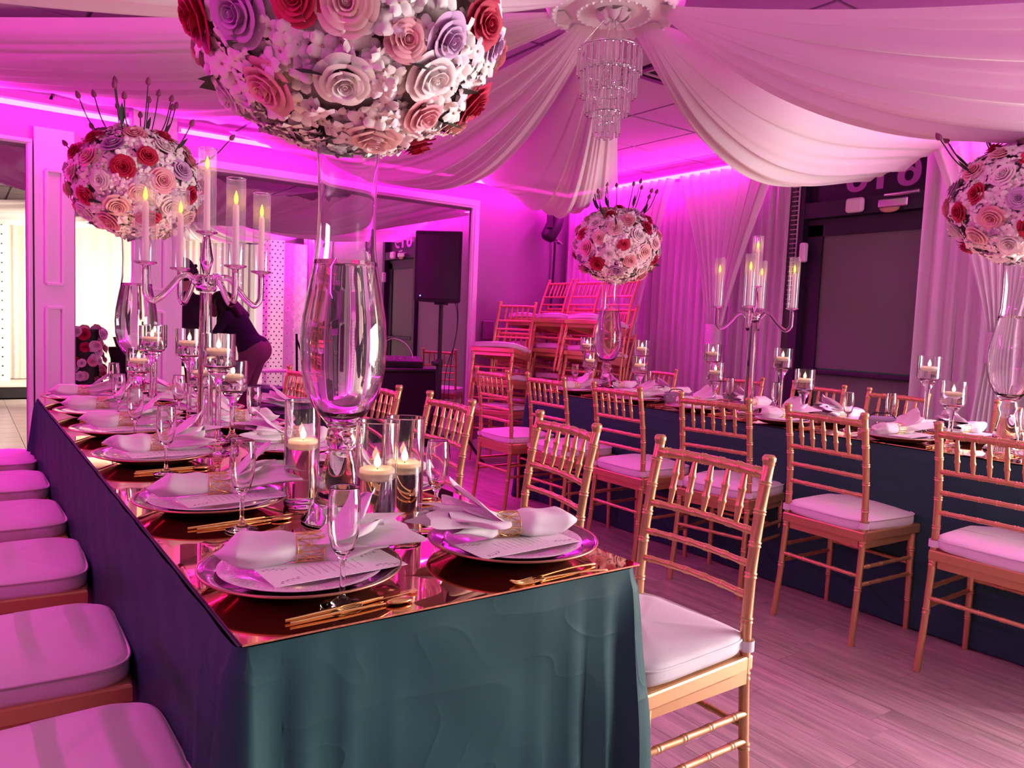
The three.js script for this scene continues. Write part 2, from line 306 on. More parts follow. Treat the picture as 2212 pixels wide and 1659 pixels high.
// plaster medallion and crystal chandelier
{
  const g = G('ceiling_medallion'); g.position.set(2.29, 2.597, -2.56);
  M(lathe([[.0, -.02], [.06, -.025], [.09, -.045], [.1, -.03], [.13, -.03], [.15, -.05], [.165, -.052], [.18, -.035], [.2, -.028], [.235, -.03], [.25, -.05], [.265, -.055], [.28, -.045], [.295, -.012], [.3, 0]], 72), mat.trim, 'plaster_rings', g);
  const bead = (n, r, y, s) => { for (let i = 0; i < n; i++) { const a = i / n * 2 * PI; M(sphere(s, s * .7, s * .7, 0, 0, 0, 8, 6), mat.trim, 'bead', g).position.set(cos(a) * r, y, sin(a) * r); } };
  bead(40, .262, -.055, .011); bead(26, .155, -.052, .009);
  for (let i = 0; i < 6; i++) M(grid(8, 8, (u, v) => { const a = i * PI / 3 + (u - .5) * 1.5, r = .075 * v; return V(cos(a) * r, -.045 - .03 * sin(PI * v) - .01 * cos(u * 7 + i), sin(a) * r); }), mat.drape, 'fabric_gather', g);
  tag(g, 'round white plaster ceiling medallion with beaded rings above the chandelier', 'medallion');
  const c = G('chandelier'); c.position.set(2.285, 2.04, -2.565);
  const tiers = [[.135, .36, 26, .1], [.118, .27, 22, .1], [.092, .185, 18, .09], [.058, .1, 12, .09], [.03, .055, 6, .06]];
  const prism = {};
  for (const [r, y, n, L] of tiers) {
    M(mv(new THREE.TorusGeometry(r, .004, 6, 40), 0, y, 0, PI / 2), mat.chrome, 'ring', c);
    prism[L] ??= new THREE.CylinderGeometry(.0085, .0085, L, 6).scale(1, 1, .55).translate(0, -L / 2 - .006, 0);
    for (let i = 0; i < n; i++) { const a = i / n * 2 * PI, p = M(prism[L], mat.crystal, 'crystal_prism', c); p.position.set(cos(a) * r, y, sin(a) * r); p.rotation.y = -a + PI / 2 + rr(-.3, .3); p.rotation.x = rr(-.04, .04); }
  }
  for (let i = 0; i < 4; i++) { const a = i * PI / 2 + .5; M(sweep([V(cos(a) * .135, .36, sin(a) * .135), V(0, .525, 0)], .0015, 5), mat.chrome, 'wire', c); }
  M(merge([sweep([V(-.135, .27, 0), V(.135, .36, 0)], .002, 5), sweep([V(0, .185, -.118), V(0, .36, .118)], .002, 5), sweep([V(.0, .055, 0), V(0, .36, 0)], .003, 6)]), mat.chrome, 'inner_frame', c);
  tag(c, 'small tiered crystal chandelier hanging by thin wires from the medallion', 'chandelier');
}

// ───────────────────────── right-hand wall: curtains, doors ─────────────────────────
function pleated(len, h, n, amp, turnPh = 0) { // gathered panel hanging in the x-y plane, from y = 0 to h
  return grid(n * 8, 14, (u, v) => { const f = 2 * PI * n * u + turnPh, k = lerp(1, .75, v); return V((u - .5) * len + .15 * amp * sin(f * 1.7), v * h, amp * k * (sin(f) + .45 * sin(f * 2.3 + 1 + v) + .25 * sin(f * .37))); });
}
for (const [z, len, n, lab] of [[-5.55, 1.1, 12, 'pleated sheer curtain panel in the far corner beside the wall lamp'], [-4.45, 1.1, 13, 'pleated sheer curtain panel behind the middle of the far table'], [-3.72, .36, 5, 'narrow pleated sheer curtain panel next to the dark door frame'], [-1.7, 1.7, 17, 'pleated sheer curtain panel to the right of the dark door']])
  { const c = M(pleated(len, 2.46, n, .016, z), mat.curtain, 'curtain_panel'); c.position.set(4.99, .02, z); c.rotation.y = PI / 2; tag(c, lab, 'curtain'); }
function hourglass(z, wt, waist, lab, x = 4.83, wb = .34) { // a sheer curtain gathered by a sparkling tie
  const g = G('tied_curtain'), n = 9, yw = 1.2;
  const wid = (y) => y > yw ? lerp(waist, wt, pow((y - yw) / (2.46 - yw), 1.25)) : lerp(waist, wb, pow((yw - y) / yw, .7));
  const side = (s) => grid(60, 36, (u, v) => { const y = v * 2.46 + .02, w = wid(y), f = 2 * PI * n * u + s * 2; return V((u - .5) * w, y, s * .012 + (.012 + .02 * w) * (sin(f) + .5 * sin(1.9 * f + y))); });
  M(side(1), mat.sheer, 'front_layer', g);
  const tie = grid(40, 4, (u, v) => { const a = u * 2 * PI; return V(cos(a) * (waist / 2 + .012), yw - .1 + .18 * v, sin(a) * .05); });
  M(tie, std({ color: lin(.72, .68, .72), roughness: .4, metalness: .3, bumpMap: stipple, bumpScale: .004 }), 'tie_band', g);
  g.position.set(x, 0, z); g.rotation.y = PI / 2; tag(g, lab, 'curtain');
}
hourglass(-4.98, .8, .11, 'sheer curtain gathered by a tie left of the far candle holder');
hourglass(-4.05, .95, .12, 'sheer curtain gathered by a tie beside the dark door');
hourglass(-1.98, 1.05, .12, 'sheer curtain gathered by a tie right of the dark door', 4.82, .4);
// striped edge of the curtain beside the door frame
tag(M(merge([box(.012, 1.1, .006, 0, 1.95, .03), ...Array.from({ length: 30 }, (_, i) => box(.012, .005, .055, 0, 1.45 + i * .034, 0))]), mat.curtain, 'edge_fringe'), 'thin fringed edge strip hanging beside the dark door frame', 'fringe').position.set(5.0, 0, -3.5);

function shopDoor(n, z0, z1, digits, flipLabel) { // dark metal shop door with papered glass and a number on the transom
  const g = G('door_' + n), w = z1 - z0, zc = (z0 + z1) / 2, x = 5.08, dh = 2.02;
  M(merge([box(.14, 2.52, .07, x, 1.26, z0 + .035), box(.14, 2.52, .07, x, 1.26, z1 - .035), box(.14, .1, w, x, 2.48, zc), box(.13, .11, w, x, dh + .1, zc)]), mat.darkFrame, 'frame', g);
  const st = .12, leaf = M(merge([box(.05, dh, st, x + .02, dh / 2, z0 + .07 + st / 2), box(.05, dh, st, x + .02, dh / 2, z1 - .07 - st / 2), box(.05, .12, w - .14, x + .02, dh - .02, zc), box(.05, .2, w - .14, x + .02, .12, zc)]), mat.darkFrame, 'door_leaf', g);
  M(box(.012, dh - .98 - .06, w - .36, x + .02, (dh + .98) / 2 - .02, zc), std({ color: lin(.165, .18, .165), roughness: .65 }), 'upper_panel', g);
  M(box(.012, .76, w - .36, x + .02, .57, zc), std({ color: lin(.15, .21, .145), roughness: .65 }), 'lower_panel', g);
  M(box(.04, .035, w - .3, x - .02, .965, zc, .008), mat.darkFrame, 'push_bar', leaf);
  M(box(.012, .36, w - .14, x + .02, 2.28, zc), std({ color: lin(.05, .025, .07), roughness: .1, metalness: .1 }), 'transom_pane', g);
  const txt = canvasTex(512, 256, (c, W, H) => { c.fillStyle = '#2a1435'; c.fillRect(0, 0, W, H); c.save(); c.translate(W, 0); c.scale(-1, 1); c.fillStyle = '#c06fc8'; c.font = 'bold 210px sans-serif'; c.textAlign = 'center'; c.fillText(digits, W * .56, H * .86); c.restore(); });
  const pl = new THREE.PlaneGeometry(.8, .34); const s = M(pl, std({ map: txt, roughness: .25 }), 'number_decal', g); s.position.set(x - .012, 2.35, zc + .06); s.rotation.y = -PI / 2;
  const closer = M(merge([box(.06, .06, .2, x - .09, dh + .09, zc + .15, .012), sweep([V(x - .12, dh + .14, zc + .1), V(x - .2, dh + .13, zc + .36)], .012, 6)]), mat.chrome, 'door_closer', g);
  M(box(.045, .1, .13, x - .1, dh + .1, zc - .12, .025), mat.trim, 'motion_sensor', g);
  M(sphere(.02, .03, .07, x - .09, dh + .06, zc + .12), std({ color: lin(.55, .35, .25), roughness: .4 }), 'sensor_eye', g);
  M(box(.05, .14, .05, x - .09, dh - .2, z0 + .1, .015), mat.trim, 'contact_switch', g);
  struct(g);
}
shopDoor(1, -3.5, -2.3, '616');
shopDoor(2, -10.33, -9.32, '619');

// ───────────────────────── chairs ─────────────────────────
const GOLDGEO = (() => {
  const even = (n) => Array.from({ length: n }, (_, i) => (i + .5) / n);
  const o = {};
  const post = (s) => { const p = [[s * .185, 0, -.205], [s * .181, .2, -.182], [s * .178, .45, -.165], [s * .176, .62, -.168], [s * .175, .78, -.188], [s * .175, .905, -.212]];
    return merge([bamboo(p, .0125, .0135, [.22, .36, .5, .63, .72, .82, .93], 10), mv(lathe([[0, .024], [.012, .023], [.0165, .017], [.0165, .009], [.0145, .006], [.0145, 0], [.0125, -.004]], 12), s * .175, .905, -.2125)]); };
  o.postL = post(-1); o.postR = post(1);
  const leg = (s) => bamboo([[s * .188, 0, .178], [s * .185, .43, .172]], .011, .0155, [.3, .55, .8], 10);
  o.legL = leg(-1); o.legR = leg(1);
  const rail = (y, z, w, r, bow = .01) => bamboo([[-w, y, z], [-w / 2, y + .002, z - bow * .75], [0, y + .003, z - bow], [w / 2, y + .002, z - bow * .75], [w, y, z]], r, r, even(6), 8);
  o.top = rail(.882, -.2085, .172, .0135, .014); o.r2 = rail(.745, -.183, .172, .0095, .012); o.r3 = rail(.668, -.173, .173, .0088, .012); o.r4 = rail(.594, -.168, .174, .0088, .012);
  o.spindle = [-2, -1, 0, 1, 2].map((k) => { const x = k * .054, b = .012 * (1 - (k / 3.2) ** 2); const c = [[x, .748, -.184 - b], [x, .815, -.196 - b], [x, .88, -.209 - b]]; return sweep([0, .04, .25, .3, .33, .36, .4, .6, .64, .67, .7, .74, .96, 1].map((t) => V(x, lerp(.747, .88, t), lerp(-.1835, -.2085, t) - b)), [.005, .006, .0085, .0085, .0105, .0105, .0085, .0085, .0105, .0105, .0085, .0085, .006, .005], 8); });
  const s = new THREE.Shape(); s.moveTo(-.2, .19); s.quadraticCurveTo(0, .212, .2, .19); s.lineTo(.183, -.175); s.lineTo(-.183, -.175); s.closePath();
  o.seat = new THREE.ExtrudeGeometry(s, { depth: .028, bevelEnabled: true, bevelSize: .006, bevelThickness: .006, bevelSegments: 2, curveSegments: 8 }).rotateX(PI / 2).translate(0, .448, 0);
  // ExtrudeGeometry looks along +z: after the turn its front edge is at +z
  o.apron = merge([box(.34, .035, .018, 0, .405, .168), box(.32, .035, .018, 0, .405, -.16), box(.018, .035, .32, .182, .405, 0), box(.018, .035, .32, -.182, .405, 0)]);
  const st = (s, y) => bamboo([[s * .188, y, .172], [s * .183, y, -.172]], .0085, .0085, even(4), 8);
  o.sideA = [-1, 1].flatMap((k) => [st(k, .31), st(k, .24)]);
  o.cross = [bamboo([[-.186, .285, .174], [.186, .285, .174]], .0085, .0085, even(5), 8), bamboo([[-.182, .275, -.177], [.182, .275, -.177]], .0085, .0085, even(5), 8)];
  // cushion: a soft pad, wider in front, with a welt around its upper edge
  const padShape = (a, n, k) => { const c = cos(a), q = sin(a), e = 2 / n, x = Math.sign(c) * pow(abs(c), e), z = Math.sign(q) * pow(abs(q), e); return [x * lerp(.186, .205, (z + 1) / 2) * k, z * .195 * k + .008]; };
  const N = 64, prof = [[.0, -.002], [.9, 0], [.985, .006], [1, .016], [1, .034], [.985, .044], [.93, .05], [.8, .054], [.5, .057], [0, .058]];
  o.pad = mergeVertices(clean(grid(N, prof.length - 1, (u, v) => { const [k, y] = prof[Math.round(v * (prof.length - 1))], [x, z] = padShape(u * 2 * PI, 6, k); const w = .0015 * sin(u * 37) * k; return V(x, .452 + y + w + .006 * sin(x * 11 + z * 5) * k, z); })), 1e-5); o.pad.computeVertexNormals();
  const ring = Array.from({ length: N + 1 }, (_, i) => { const [x, z] = padShape(i / N * 2 * PI, 6, 1.0); return V(x, .452 + .041, z); });
  o.welt = sweep(ring, .003, 6);
  o.strap = [-1, 1].map((k) => merge([mv(new THREE.CylinderGeometry(.0195, .0195, .026, 14, 1, true), k * .178, .478, -.166), box(.03, .02, .03, k * .168, .478, -.15, .006)]));
  return o;
})();
const chair = (() => {
  const g = G('chiavari_chair'), o = GOLDGEO;
  const seat = M(o.seat, mat.gold, 'seat', g); M(o.apron, mat.gold, 'seat_frame', g);
  const c = M(o.pad, mat.cushion, 'cushion', g); M(o.welt, mat.cushion, 'welt', c); for (const s of o.strap) M(s, mat.cushion, 'strap', c);
  M(o.postL, mat.gold, 'back_post', g); M(o.postR, mat.gold, 'back_post', g); M(o.legL, mat.gold, 'front_leg', g); M(o.legR, mat.gold, 'front_leg', g);
  M(o.top, mat.gold, 'top_rail', g); for (const r of [o.r2, o.r3, o.r4]) M(r, mat.gold, 'back_rail', g);
  for (const s of o.spindle) M(s, mat.gold, 'spindle', g);
  for (const s of [...o.sideA, ...o.cross]) M(s, mat.gold, 'stretcher', g);
  return g;
})();
const ORD = ['nearest', 'second', 'third', 'fourth', 'fifth', 'farthest'];
// left side of the near table (facing it), right side, and both sides of the far table
[-1.3, -1.87, -2.51, -3.08, -3.68, -4.28].forEach((z, i) => put(chair, [.085, 0, z], PI / 2 + rr(-.03, .03), `gold chair on the left of the near table, ${ORD[i]} of the six cushions there`, 'chair', 'gold chairs left of the near table'));
[[1.345, -1.29, .0, 'gold chair nearest the camera at the right corner of the near table'], [1.36, -1.915, -.15, 'second gold chair along the right side of the near table'], [1.35, -2.6, -.05, 'third gold chair along the right side of the near table'], [1.35, -3.2, .02, 'fourth gold chair right of the near table, half hidden by the tall vase'], [1.34, -4.2, 0, 'last gold chair right of the near table, seen left of the tall vase']].forEach(([x, z, a, l]) => put(chair, [x, 0, z], -PI / 2 + a, l, 'chair', 'gold chairs right of the near table'));
[-4.14, -3.6, -2.96, -2.4, -1.79, -1.17].forEach((z, i) => put(chair, [[3.017, 3.035, 3.006, 3.06, 3.07, 3.065][i], 0, z], PI / 2 + [0, 0, 0, .18, -.04, 0][i], `gold chair on the near side of the far table, ${['leftmost', 'second from left', 'third from left', 'fourth from left', 'fifth from left', 'rightmost'][i]} of six`, 'chair', 'gold chairs on the near side of the far table'));
[-4.2, -3.42, -2.83, -2.33, -1.62].forEach((z, i) => put(chair, [4.2, 0, z], -PI / 2 + [0, .04, 0, -.03, 0][i], `gold chair behind the far table, ${['first', 'second', 'third', 'fourth', 'fifth'][i]} from the left by the curtains`, 'chair', 'gold chairs behind the far table'));
// stacks in the corner
const stackAt = (x, z, n, turn, what) => { for (let k = 0; k < n; k++) { const o = chair.clone(), q = -.06 - .045 * k; o.rotation.order = 'YXZ'; o.rotation.set(q, turn, 0); const f = V(sin(turn), 0, cos(turn)); o.position.set(x, .012 + .262 * k, z).addScaledVector(f, .03 * k); tag(o, `gold chair, ${['lowest', 'second from bottom', 'third from bottom', 'topmost'][n === 3 && k === 2 ? 3 : k]} in the ${what}`, 'chair', 'stacked gold chairs in the corner'); } };
stackAt(4.42, -4.95, 4, -PI / 2, 'right stack behind the flower vase');
stackAt(4.44, -5.42, 4, -PI / 2 + .04, 'middle stack in the corner');
stackAt(4.44, -5.86, 4, -PI / 2, 'back stack in the corner by the wall');
stackAt(3.86, -5.55, 3, -PI / 2 + .5, 'low stack beside the loudspeaker stand');

// ───────────────────────── tables ─────────────────────────
function clothTable(x0, x1, z0, z1, name, label, matl, top = .762) {
  const cx = (x0 + x1) / 2, cz = (z0 + z1) / 2, hx = (x1 - x0) / 2, hz = (z1 - z0) / 2, rc = .02;
  const cor = [[1, 1], [-1, 1], [-1, -1], [1, -1]], per = [];
  const straight = (ax, az, bx, bz, nx, nz) => { const L = hypot(bx - ax, bz - az), n = max(8, Math.round(L / .025)); for (let i = 0; i < n; i++) { const t = i / n; per.push([lerp(ax, bx, t), lerp(az, bz, t), nx, nz, min(t, 1 - t) * L, t * L]); } };
  const arc = (sx, sz, a0) => { for (let i = 0; i <= 6; i++) { const a = a0 + i / 6 * PI / 2; per.push([sx * (hx - rc) + cos(a) * rc, sz * (hz - rc) + sin(a) * rc, cos(a), sin(a), 0, 0]); } };
  arc(1, 1, 0); straight(hx - rc, hz, -hx + rc, hz, 0, 1); arc(-1, 1, PI / 2); straight(-hx, hz - rc, -hx, -hz + rc, -1, 0); arc(-1, -1, PI); straight(-hx + rc, -hz, hx - rc, -hz, 0, -1); arc(1, -1, 1.5 * PI); straight(hx, -hz + rc, hx, hz - rc, 1, 0);
  per.push(per[0]);
  const ph = rr(0, 9), rows = 40, N = per.length - 1;
  const skirt = grid(N, rows, (u, v) => {
    const p = per[Math.round(u * N)], d = v, y = top - .004 - v * (top - .012);
    const lip = v < .03 ? -.004 : 0, s = p[4], k = exp(-((s / .15) ** 2));
    let out = .004 + .012 * d + lip;
    out += pow(d, .8) * k * (.035 + .045 * cos(2 * PI * s / .07));
    out += d * (1 - k) * (.006 * sin(p[5] * 9 + ph) + .005 * sin(p[5] * 21 + ph * 2 + d * 2)) * .6;
    out += .0016 * sin(p[5] * 16 - d * 13 + ph) * sin(d * PI) + .0012 * sin(p[5] * 31 + d * 19);
    const r = V(cx + p[0] + p[2] * out, y, cz + p[1] + p[3] * out); r.u = u * N * .025 * 1.2; r.v = v * 1; return r;
  });
  const sh = grid(4, 24, (u, v) => { const r = V(lerp(cx + hx - .002, cx - hx + .002, u), top - .001, lerp(cz - hz + .002, cz + hz - .002, v)); r.u = u; r.v = v * 4; return r; });
  const g = G(name); M(merge([skirt, sh]), matl, 'tablecloth', g);
  M(box(2 * hx - .03, .03, 2 * hz - .03, cx, top - .02, cz), mat.black, 'tabletop', g);
  const lg = new THREE.CylinderGeometry(.015, .015, top - .03, 10);
  for (const [sx, sz] of cor) M(lg, mat.black, 'leg', g).position.set(cx + sx * (hx - .1), (top - .03) / 2, cz + sz * (hz - .2));
  tag(g, label, 'table');
}
const TT = .762;
clothTable(.3, 1.05, -4.36, -1.03, 'banquet_table', 'long near banquet table under a dark green satin cloth to the floor', mat.green);
clothTable(3.265, 4.02, -4.36, -.62, 'banquet_table', 'long far banquet table under a dark cloth along the curtain wall', mat.green);
// gold mirror sheets covering the tables
for (const [x0, x1, z0, z1, n, w] of [[.306, 1.052, -4.35, -1.024, 3, 'near'], [3.268, 4.01, -4.34, -.64, 3, 'far']]) for (let i = 0; i < n; i++) {
  const L = (z1 - z0) / n, m = M(box(x1 - x0, .003, L - .0012, 0, 0, 0), mat.mirrorGold, 'mirror_sheet'); m.position.set((x0 + x1) / 2, TT + .0018, z1 - (i + .5) * L);
  tag(m, `gold mirror sheet on the ${w} table, ${['end closest to the camera', 'middle one of three', 'end far from the camera'][i]}`, 'mirror', `gold mirror sheets on the ${w} table`);
}
const TOP = TT + .0035;
// ───────────────────────── place settings ─────────────────────────
const lacePlate = canvasTex(1024, 256, (c, W, H) => { // u around the plate, v from centre to rim
  c.fillStyle = '#f2e9ea'; c.fillRect(0, 0, W, H);
  c.strokeStyle = '#b9a8a6'; c.fillStyle = '#b9a8a6'; c.lineWidth = 1.6;
  for (let i = 0; i < 64; i++) { const x = (i + .5) * W / 64; for (let k = 0; k < 3; k++) { c.beginPath(); c.ellipse(x + (k % 2 ? 8 : 0), 162 + k * 12, 4, 5, 0, 0, 7); c.stroke(); } for (let k = 0; k < 7; k++) c.fillRect(x - 8 + hash(i, k) * 16, 156 + hash(k, i) * 40, 3, 3); }
  c.fillRect(0, 150, W, 2); c.fillRect(0, 200, W, 2);
});
const charger = (() => { const g = G('charger_plate');
  M(lathe([[0, .004], [.1, .004], [.112, .008], [.15, .022], [.163, .026], [.167, .0275], [.166, .0295], [.15, .0255], [.113, .0125], [.1, .009], [0, .009]], 72), mat.charger, 'plate_body', g);
  M(mv(new THREE.TorusGeometry(.166, .0022, 6, 120), 0, .0287, 0, PI / 2), mat.chargerRim, 'beaded_rim', g); return g; })();
const dinner = M(lathe([[.0, .0095], [.075, .0095], [.088, .014], [.13, .0245], [.136, .026], [.1365, .0275], [.13, .0275], [.088, .0185], [.074, .0145], [0, .0145]].reverse(), 72), phy({ map: lacePlate, roughness: .2, clearcoat: .6 }), 'dinner_plate');
const flute = (() => M(lathe([[0, .001], [.031, .001], [.0325, .0025], [.031, .004], [.015, .008], [.006, .016], [.0042, .03], [.004, .06], [.0048, .072], [.009, .08], [.0175, .092], [.0235, .115], [.0255, .14], [.0248, .165], [.0225, .186], [.0215, .188], [.0208, .186], [.0232, .165], [.0238, .14], [.0218, .116], [.016, .095], [.008, .085], [0, .083]], 40), mat.glass, 'champagne_flute'))();
// napkin: a cloth rolled through a ring, closed roll on one side, a fan of folds on the other (lying along +x)
function napkinGeo(v) {
  const ph = v * 1.7, len = .285;
  const tube = grid(96, 48, (u, t) => {
    const a = u * 2 * PI, q = abs(t - .5) * 2, ring = exp(-((q / .25) ** 4)), fl = smooth(.55, 1, t), ro = smooth(.45, 0, t);
    let w = lerp(.038 + .008 * sin(t * 9 + ph), .0262, ring), h = lerp(.028, .0225, ring);
    w = lerp(w, .085, fl); h = lerp(h, .012, fl); h *= 1 - .3 * ro * smooth(.2, 0, t); const end = t < .1 ? sqrt(clamp(t / .1)) : 1;
    const spiral = ro * .1 * sin(a * 2 + t * 9 + ph) + ro * .07 * pow(abs(sin(a * 1.5 + t * 6 + ph)), 6);
    const pleat = (.02 + .19 * (1 - ring)) * (t > .5 ? sin(a * 6 + ph) : .35 * sin(a * 4 + ph + t * 4)) + .06 * (1 - ring) * sin(a * 11 - ph * 2) * (t > .5);
    const k = (1 + pleat - spiral) * end; let y = sin(a) * h * k + (ro * .004 * sin(t * 20)), z = cos(a) * w * k;
    y = max(y, -.024 + .001 * sin(a * 9));
    const jag = fl * (.028 * sin(a * 2 + ph) + .02 * sin(a * 5 + ph * 2) + .01 * sin(a * 9));
    return V((t - .5) * len + jag - ro * .012 * cos(a + ph), .0255 + y + fl * (.012 + .02 * max(0, sin(a + .4 * sin(ph)))), z + .014 * sin(t * 5 + ph) * fl);
  });
  const petal = (lift, wid, L, yaw, curlv) => grid(24, 20, (u, s) => { const k = (u - .5) * 2, w = lerp(.02, wid, pow(s, .75)) * sqrt(1 - .93 * pow(s, 6)), x = .008 + L * s - .03 * k * k * s, y = .036 + lift * pow(s, 1.25) - .035 * k * k * s * (1 - curlv) + .007 * sin(u * 12 + ph * 2) * s - curlv * .03 * pow(s, 3), z = k * w + .012 * sin(s * 4 + ph) * s; return V(x * cos(yaw) - z * sin(yaw), y, x * sin(yaw) + z * cos(yaw)); });
  const g = mergeVertices(clean(merge([tube, petal(.085, .078, .108, .12 * sin(ph), .2), petal(.035, .095, .13, -.25 + .2 * cos(ph), .4), petal(.055, .07, .12, .35 + .15 * cos(ph), .6)])), 1e-6); g.computeVertexNormals(); return g;
}
const napkins = [0, 1, 2, 3].map((v) => M(napkinGeo(v), mat.napkin, 'napkin'));
const ring = (() => { // openwork ring of small triangles
  const n = 7, w = .044, ry = .025, rz = .029, P = (a, x) => V(x, .0255 + sin(a) * ry, cos(a) * rz), list = [];
  for (const x of [-w / 2, w / 2]) list.push(sweep(Array.from({ length: 41 }, (_, i) => P(i / 40 * 2 * PI, x)), .0012, 6));
  list.push(sweep(Array.from({ length: 41 }, (_, i) => P(i / 40 * 2 * PI, 0)), .0008, 5));
  for (let i = 0; i < n; i++) { const a = i / n * 2 * PI, b = (i + 1) / n * 2 * PI, m = (a + b) / 2; for (const [p, q] of [[P(a, -w / 2), P(m, 0)], [P(m, 0), P(b, -w / 2)], [P(a, w / 2), P(m, 0)], [P(m, 0), P(b, w / 2)], [P(a, -w / 2), P(a, w / 2)], [P(m, -w / 2), P(m, w / 2)]]) list.push(sweep([p, p.clone().lerp(q, .5).sub(V(0, .0255, 0)).multiply(V(1, 1.015, 1.015)).add(V(0, .0255, 0)), q], .0009, 5)); }
  return M(merge(list), mat.brass, 'napkin_ring');
})();
const menuTex = canvasTex(512, 256, (c, W, H) => {
  c.fillStyle = '#f6eef0'; c.fillRect(0, 0, W, H); c.fillStyle = '#8b7580';
  for (let i = 0; i < 9; i++) { const x = 130 + i * 28; for (let y = 70; y < 190; y += 5 + 4 * hash(i, y)) c.fillRect(x, y, 3 + 4 * hash(y, i), 3); }
  const spray = (x, y, a, n) => { c.save(); c.translate(x, y); c.rotate(a); c.strokeStyle = '#6b4a58'; c.lineWidth = 2; c.beginPath(); c.moveTo(0, 0); c.quadraticCurveTo(40, -18, 90, 0); c.stroke(); for (let i = 0; i < n; i++) { c.fillStyle = ['#5d4350', '#a5868f', '#c2979b'][i % 3]; c.beginPath(); c.ellipse(i * 90 / n + 4, (i % 2 ? -10 : 6), 7, 3, .6 * (i % 2 ? -1 : 1), 0, 7); c.fill(); } c.restore(); };
  spray(20, 40, .3, 8); spray(30, 225, -.35, 8); spray(400, 60, -.4, 8); spray(405, 200, .35, 8);
});
const menu = (() => { const g = new THREE.BoxGeometry(.23, .0012, .1); return M(g, std({ map: menuTex, roughness: .6 }), 'menu_card'); })();
const knife = M(merge([sweep(curvePts([[-.105, .003, 0], [0, .004, .0015], [.06, .0035, 0]], 12), Array.from({ length: 13 }, (_, i) => .0026 + .0012 * sin(i / 12 * PI)), 8), mv(new RoundedBoxGeometry(.07, .0016, .012, 1, .0007), .09, .0035, 0)]), mat.brass, 'gold_knife');
const spoon = M(merge([sweep(curvePts([[-.105, .003, 0], [-.02, .0045, 0], [.05, .003, 0]], 12), Array.from({ length: 13 }, (_, i) => .0028 - .001 * i / 12), 8), mv(sphere(.024, .004, .015, 0, 0, 0, 14, 8), .073, .0045, 0)]), mat.brass, 'gold_spoon');
const fork = (() => { const tines = [-1.5, -.5, .5, 1.5].map((k) => sweep(curvePts([[.045, .0045, k * .0028], [.06, .0035, k * .0048], [.085, .003, k * .0048], [.102, .0075, k * .0046]], 10), .0013, 6)); return M(merge([sweep(curvePts([[-.1, .003, 0], [-.05, .006, 0], [0, .006, 0], [.045, .0045, 0]], 14), Array.from({ length: 15 }, (_, i) => .0034 - .0012 * sin(i / 14 * PI)), 8, .8), mv(sphere(.012, .0025, .008, 0, 0, 0, 10, 6), .046, .0045, 0), ...tines]), mat.brass, 'gold_fork'); })();
function setting(x, z, left, where, i) { // left: the guest sits on the low-x side
  const t = left ? 0 : PI, jit = rr(-.12, .12), a = t + jit + (left ? -.1 : -.2), gr = (k) => `${k} on the ${where.split(',')[0]}`;
  const tp = (o, p, r, what, cat, grp) => put(o, p, r, `${what} at the ${where}`, cat, grp);
  tp(charger, [x, TOP, z], 0, 'gold-rimmed charger plate', 'plate', gr('charger plates'));
  tp(dinner, [x, TOP, z], rr(0, 6), 'lace-rimmed dinner plate', 'plate', gr('dinner plates'));
  const side = .03;
  const mc = put(menu, [x + (left ? .035 : -.02), TOP + .0295, z + .045], t + jit * .6 + .08, `white menu card at the ${where}`, 'card', gr('menu cards'));
  const np = napkins[i % 4].clone(); np.position.set(x + (left ? .015 : -.01), TOP + .028, z - .012); np.rotation.y = a; tag(np, `white rolled napkin at the ${where}`, 'napkin', gr('rolled napkins'));
  put(ring, [x + (left ? .015 : -.01), TOP + .0265, z - .012], a, `gold openwork napkin ring at the ${where}`, 'napkin ring', gr('napkin rings'));
  const near = left ? [knife, spoon] : [fork, fork], off = left ? [knife, spoon] : [fork, fork], far = left ? [fork, fork] : [knife, spoon];
  const nm = { gold_knife: 'knife', gold_spoon: 'spoon', gold_fork: 'fork' };
  near.forEach((o, k) => put(o, [x + (left ? .02 : -.02) + rr(-.01, .01), TOP, z + .158 + k * .02], t + rr(-.05, .05) + (left ? .08 : .12 * (k ? -1 : 1)), `${k ? 'outer' : 'inner'} gold ${nm[o.name]}, camera side of ${where}`, nm[o.name], gr('gold cutlery')));
  far.forEach((o, k) => put(o, [x + rr(-.01, .01), TOP, z - .175 - k * .022], t + rr(-.05, .05), `${k ? 'outer' : 'inner'} gold ${nm[o.name]}, far side of ${where}`, nm[o.name], gr('gold cutlery')));
}
const Z1 = [-1.24, -1.81, -2.45, -3.01, -3.57, -4.15], Z2 = [-4.02, -3.42, -2.96, -2.38, -1.78, -1.15];
Z1.forEach((z, i) => setting(.468, z, true, `near table left side, ${ORD[i]} seat`, i));
Z1.forEach((z, i) => setting(.885, z + (i === 0 ? .03 : 0), false, `near table right side, ${ORD[i]} seat`, i + 2));
const ORD2 = ['leftmost', 'second from left', 'third from left', 'fourth from left', 'fifth from left', 'rightmost'];
Z2.forEach((z, i) => setting(3.41, z, true, `far table front side, ${ORD2[i]} seat`, i + 1));
[-4.0, -3.5, -2.87, -2.3, -1.68].forEach((z, i) => setting(3.83, z, false, `far table back side, ${ORD2[i]} seat`, i + 3));
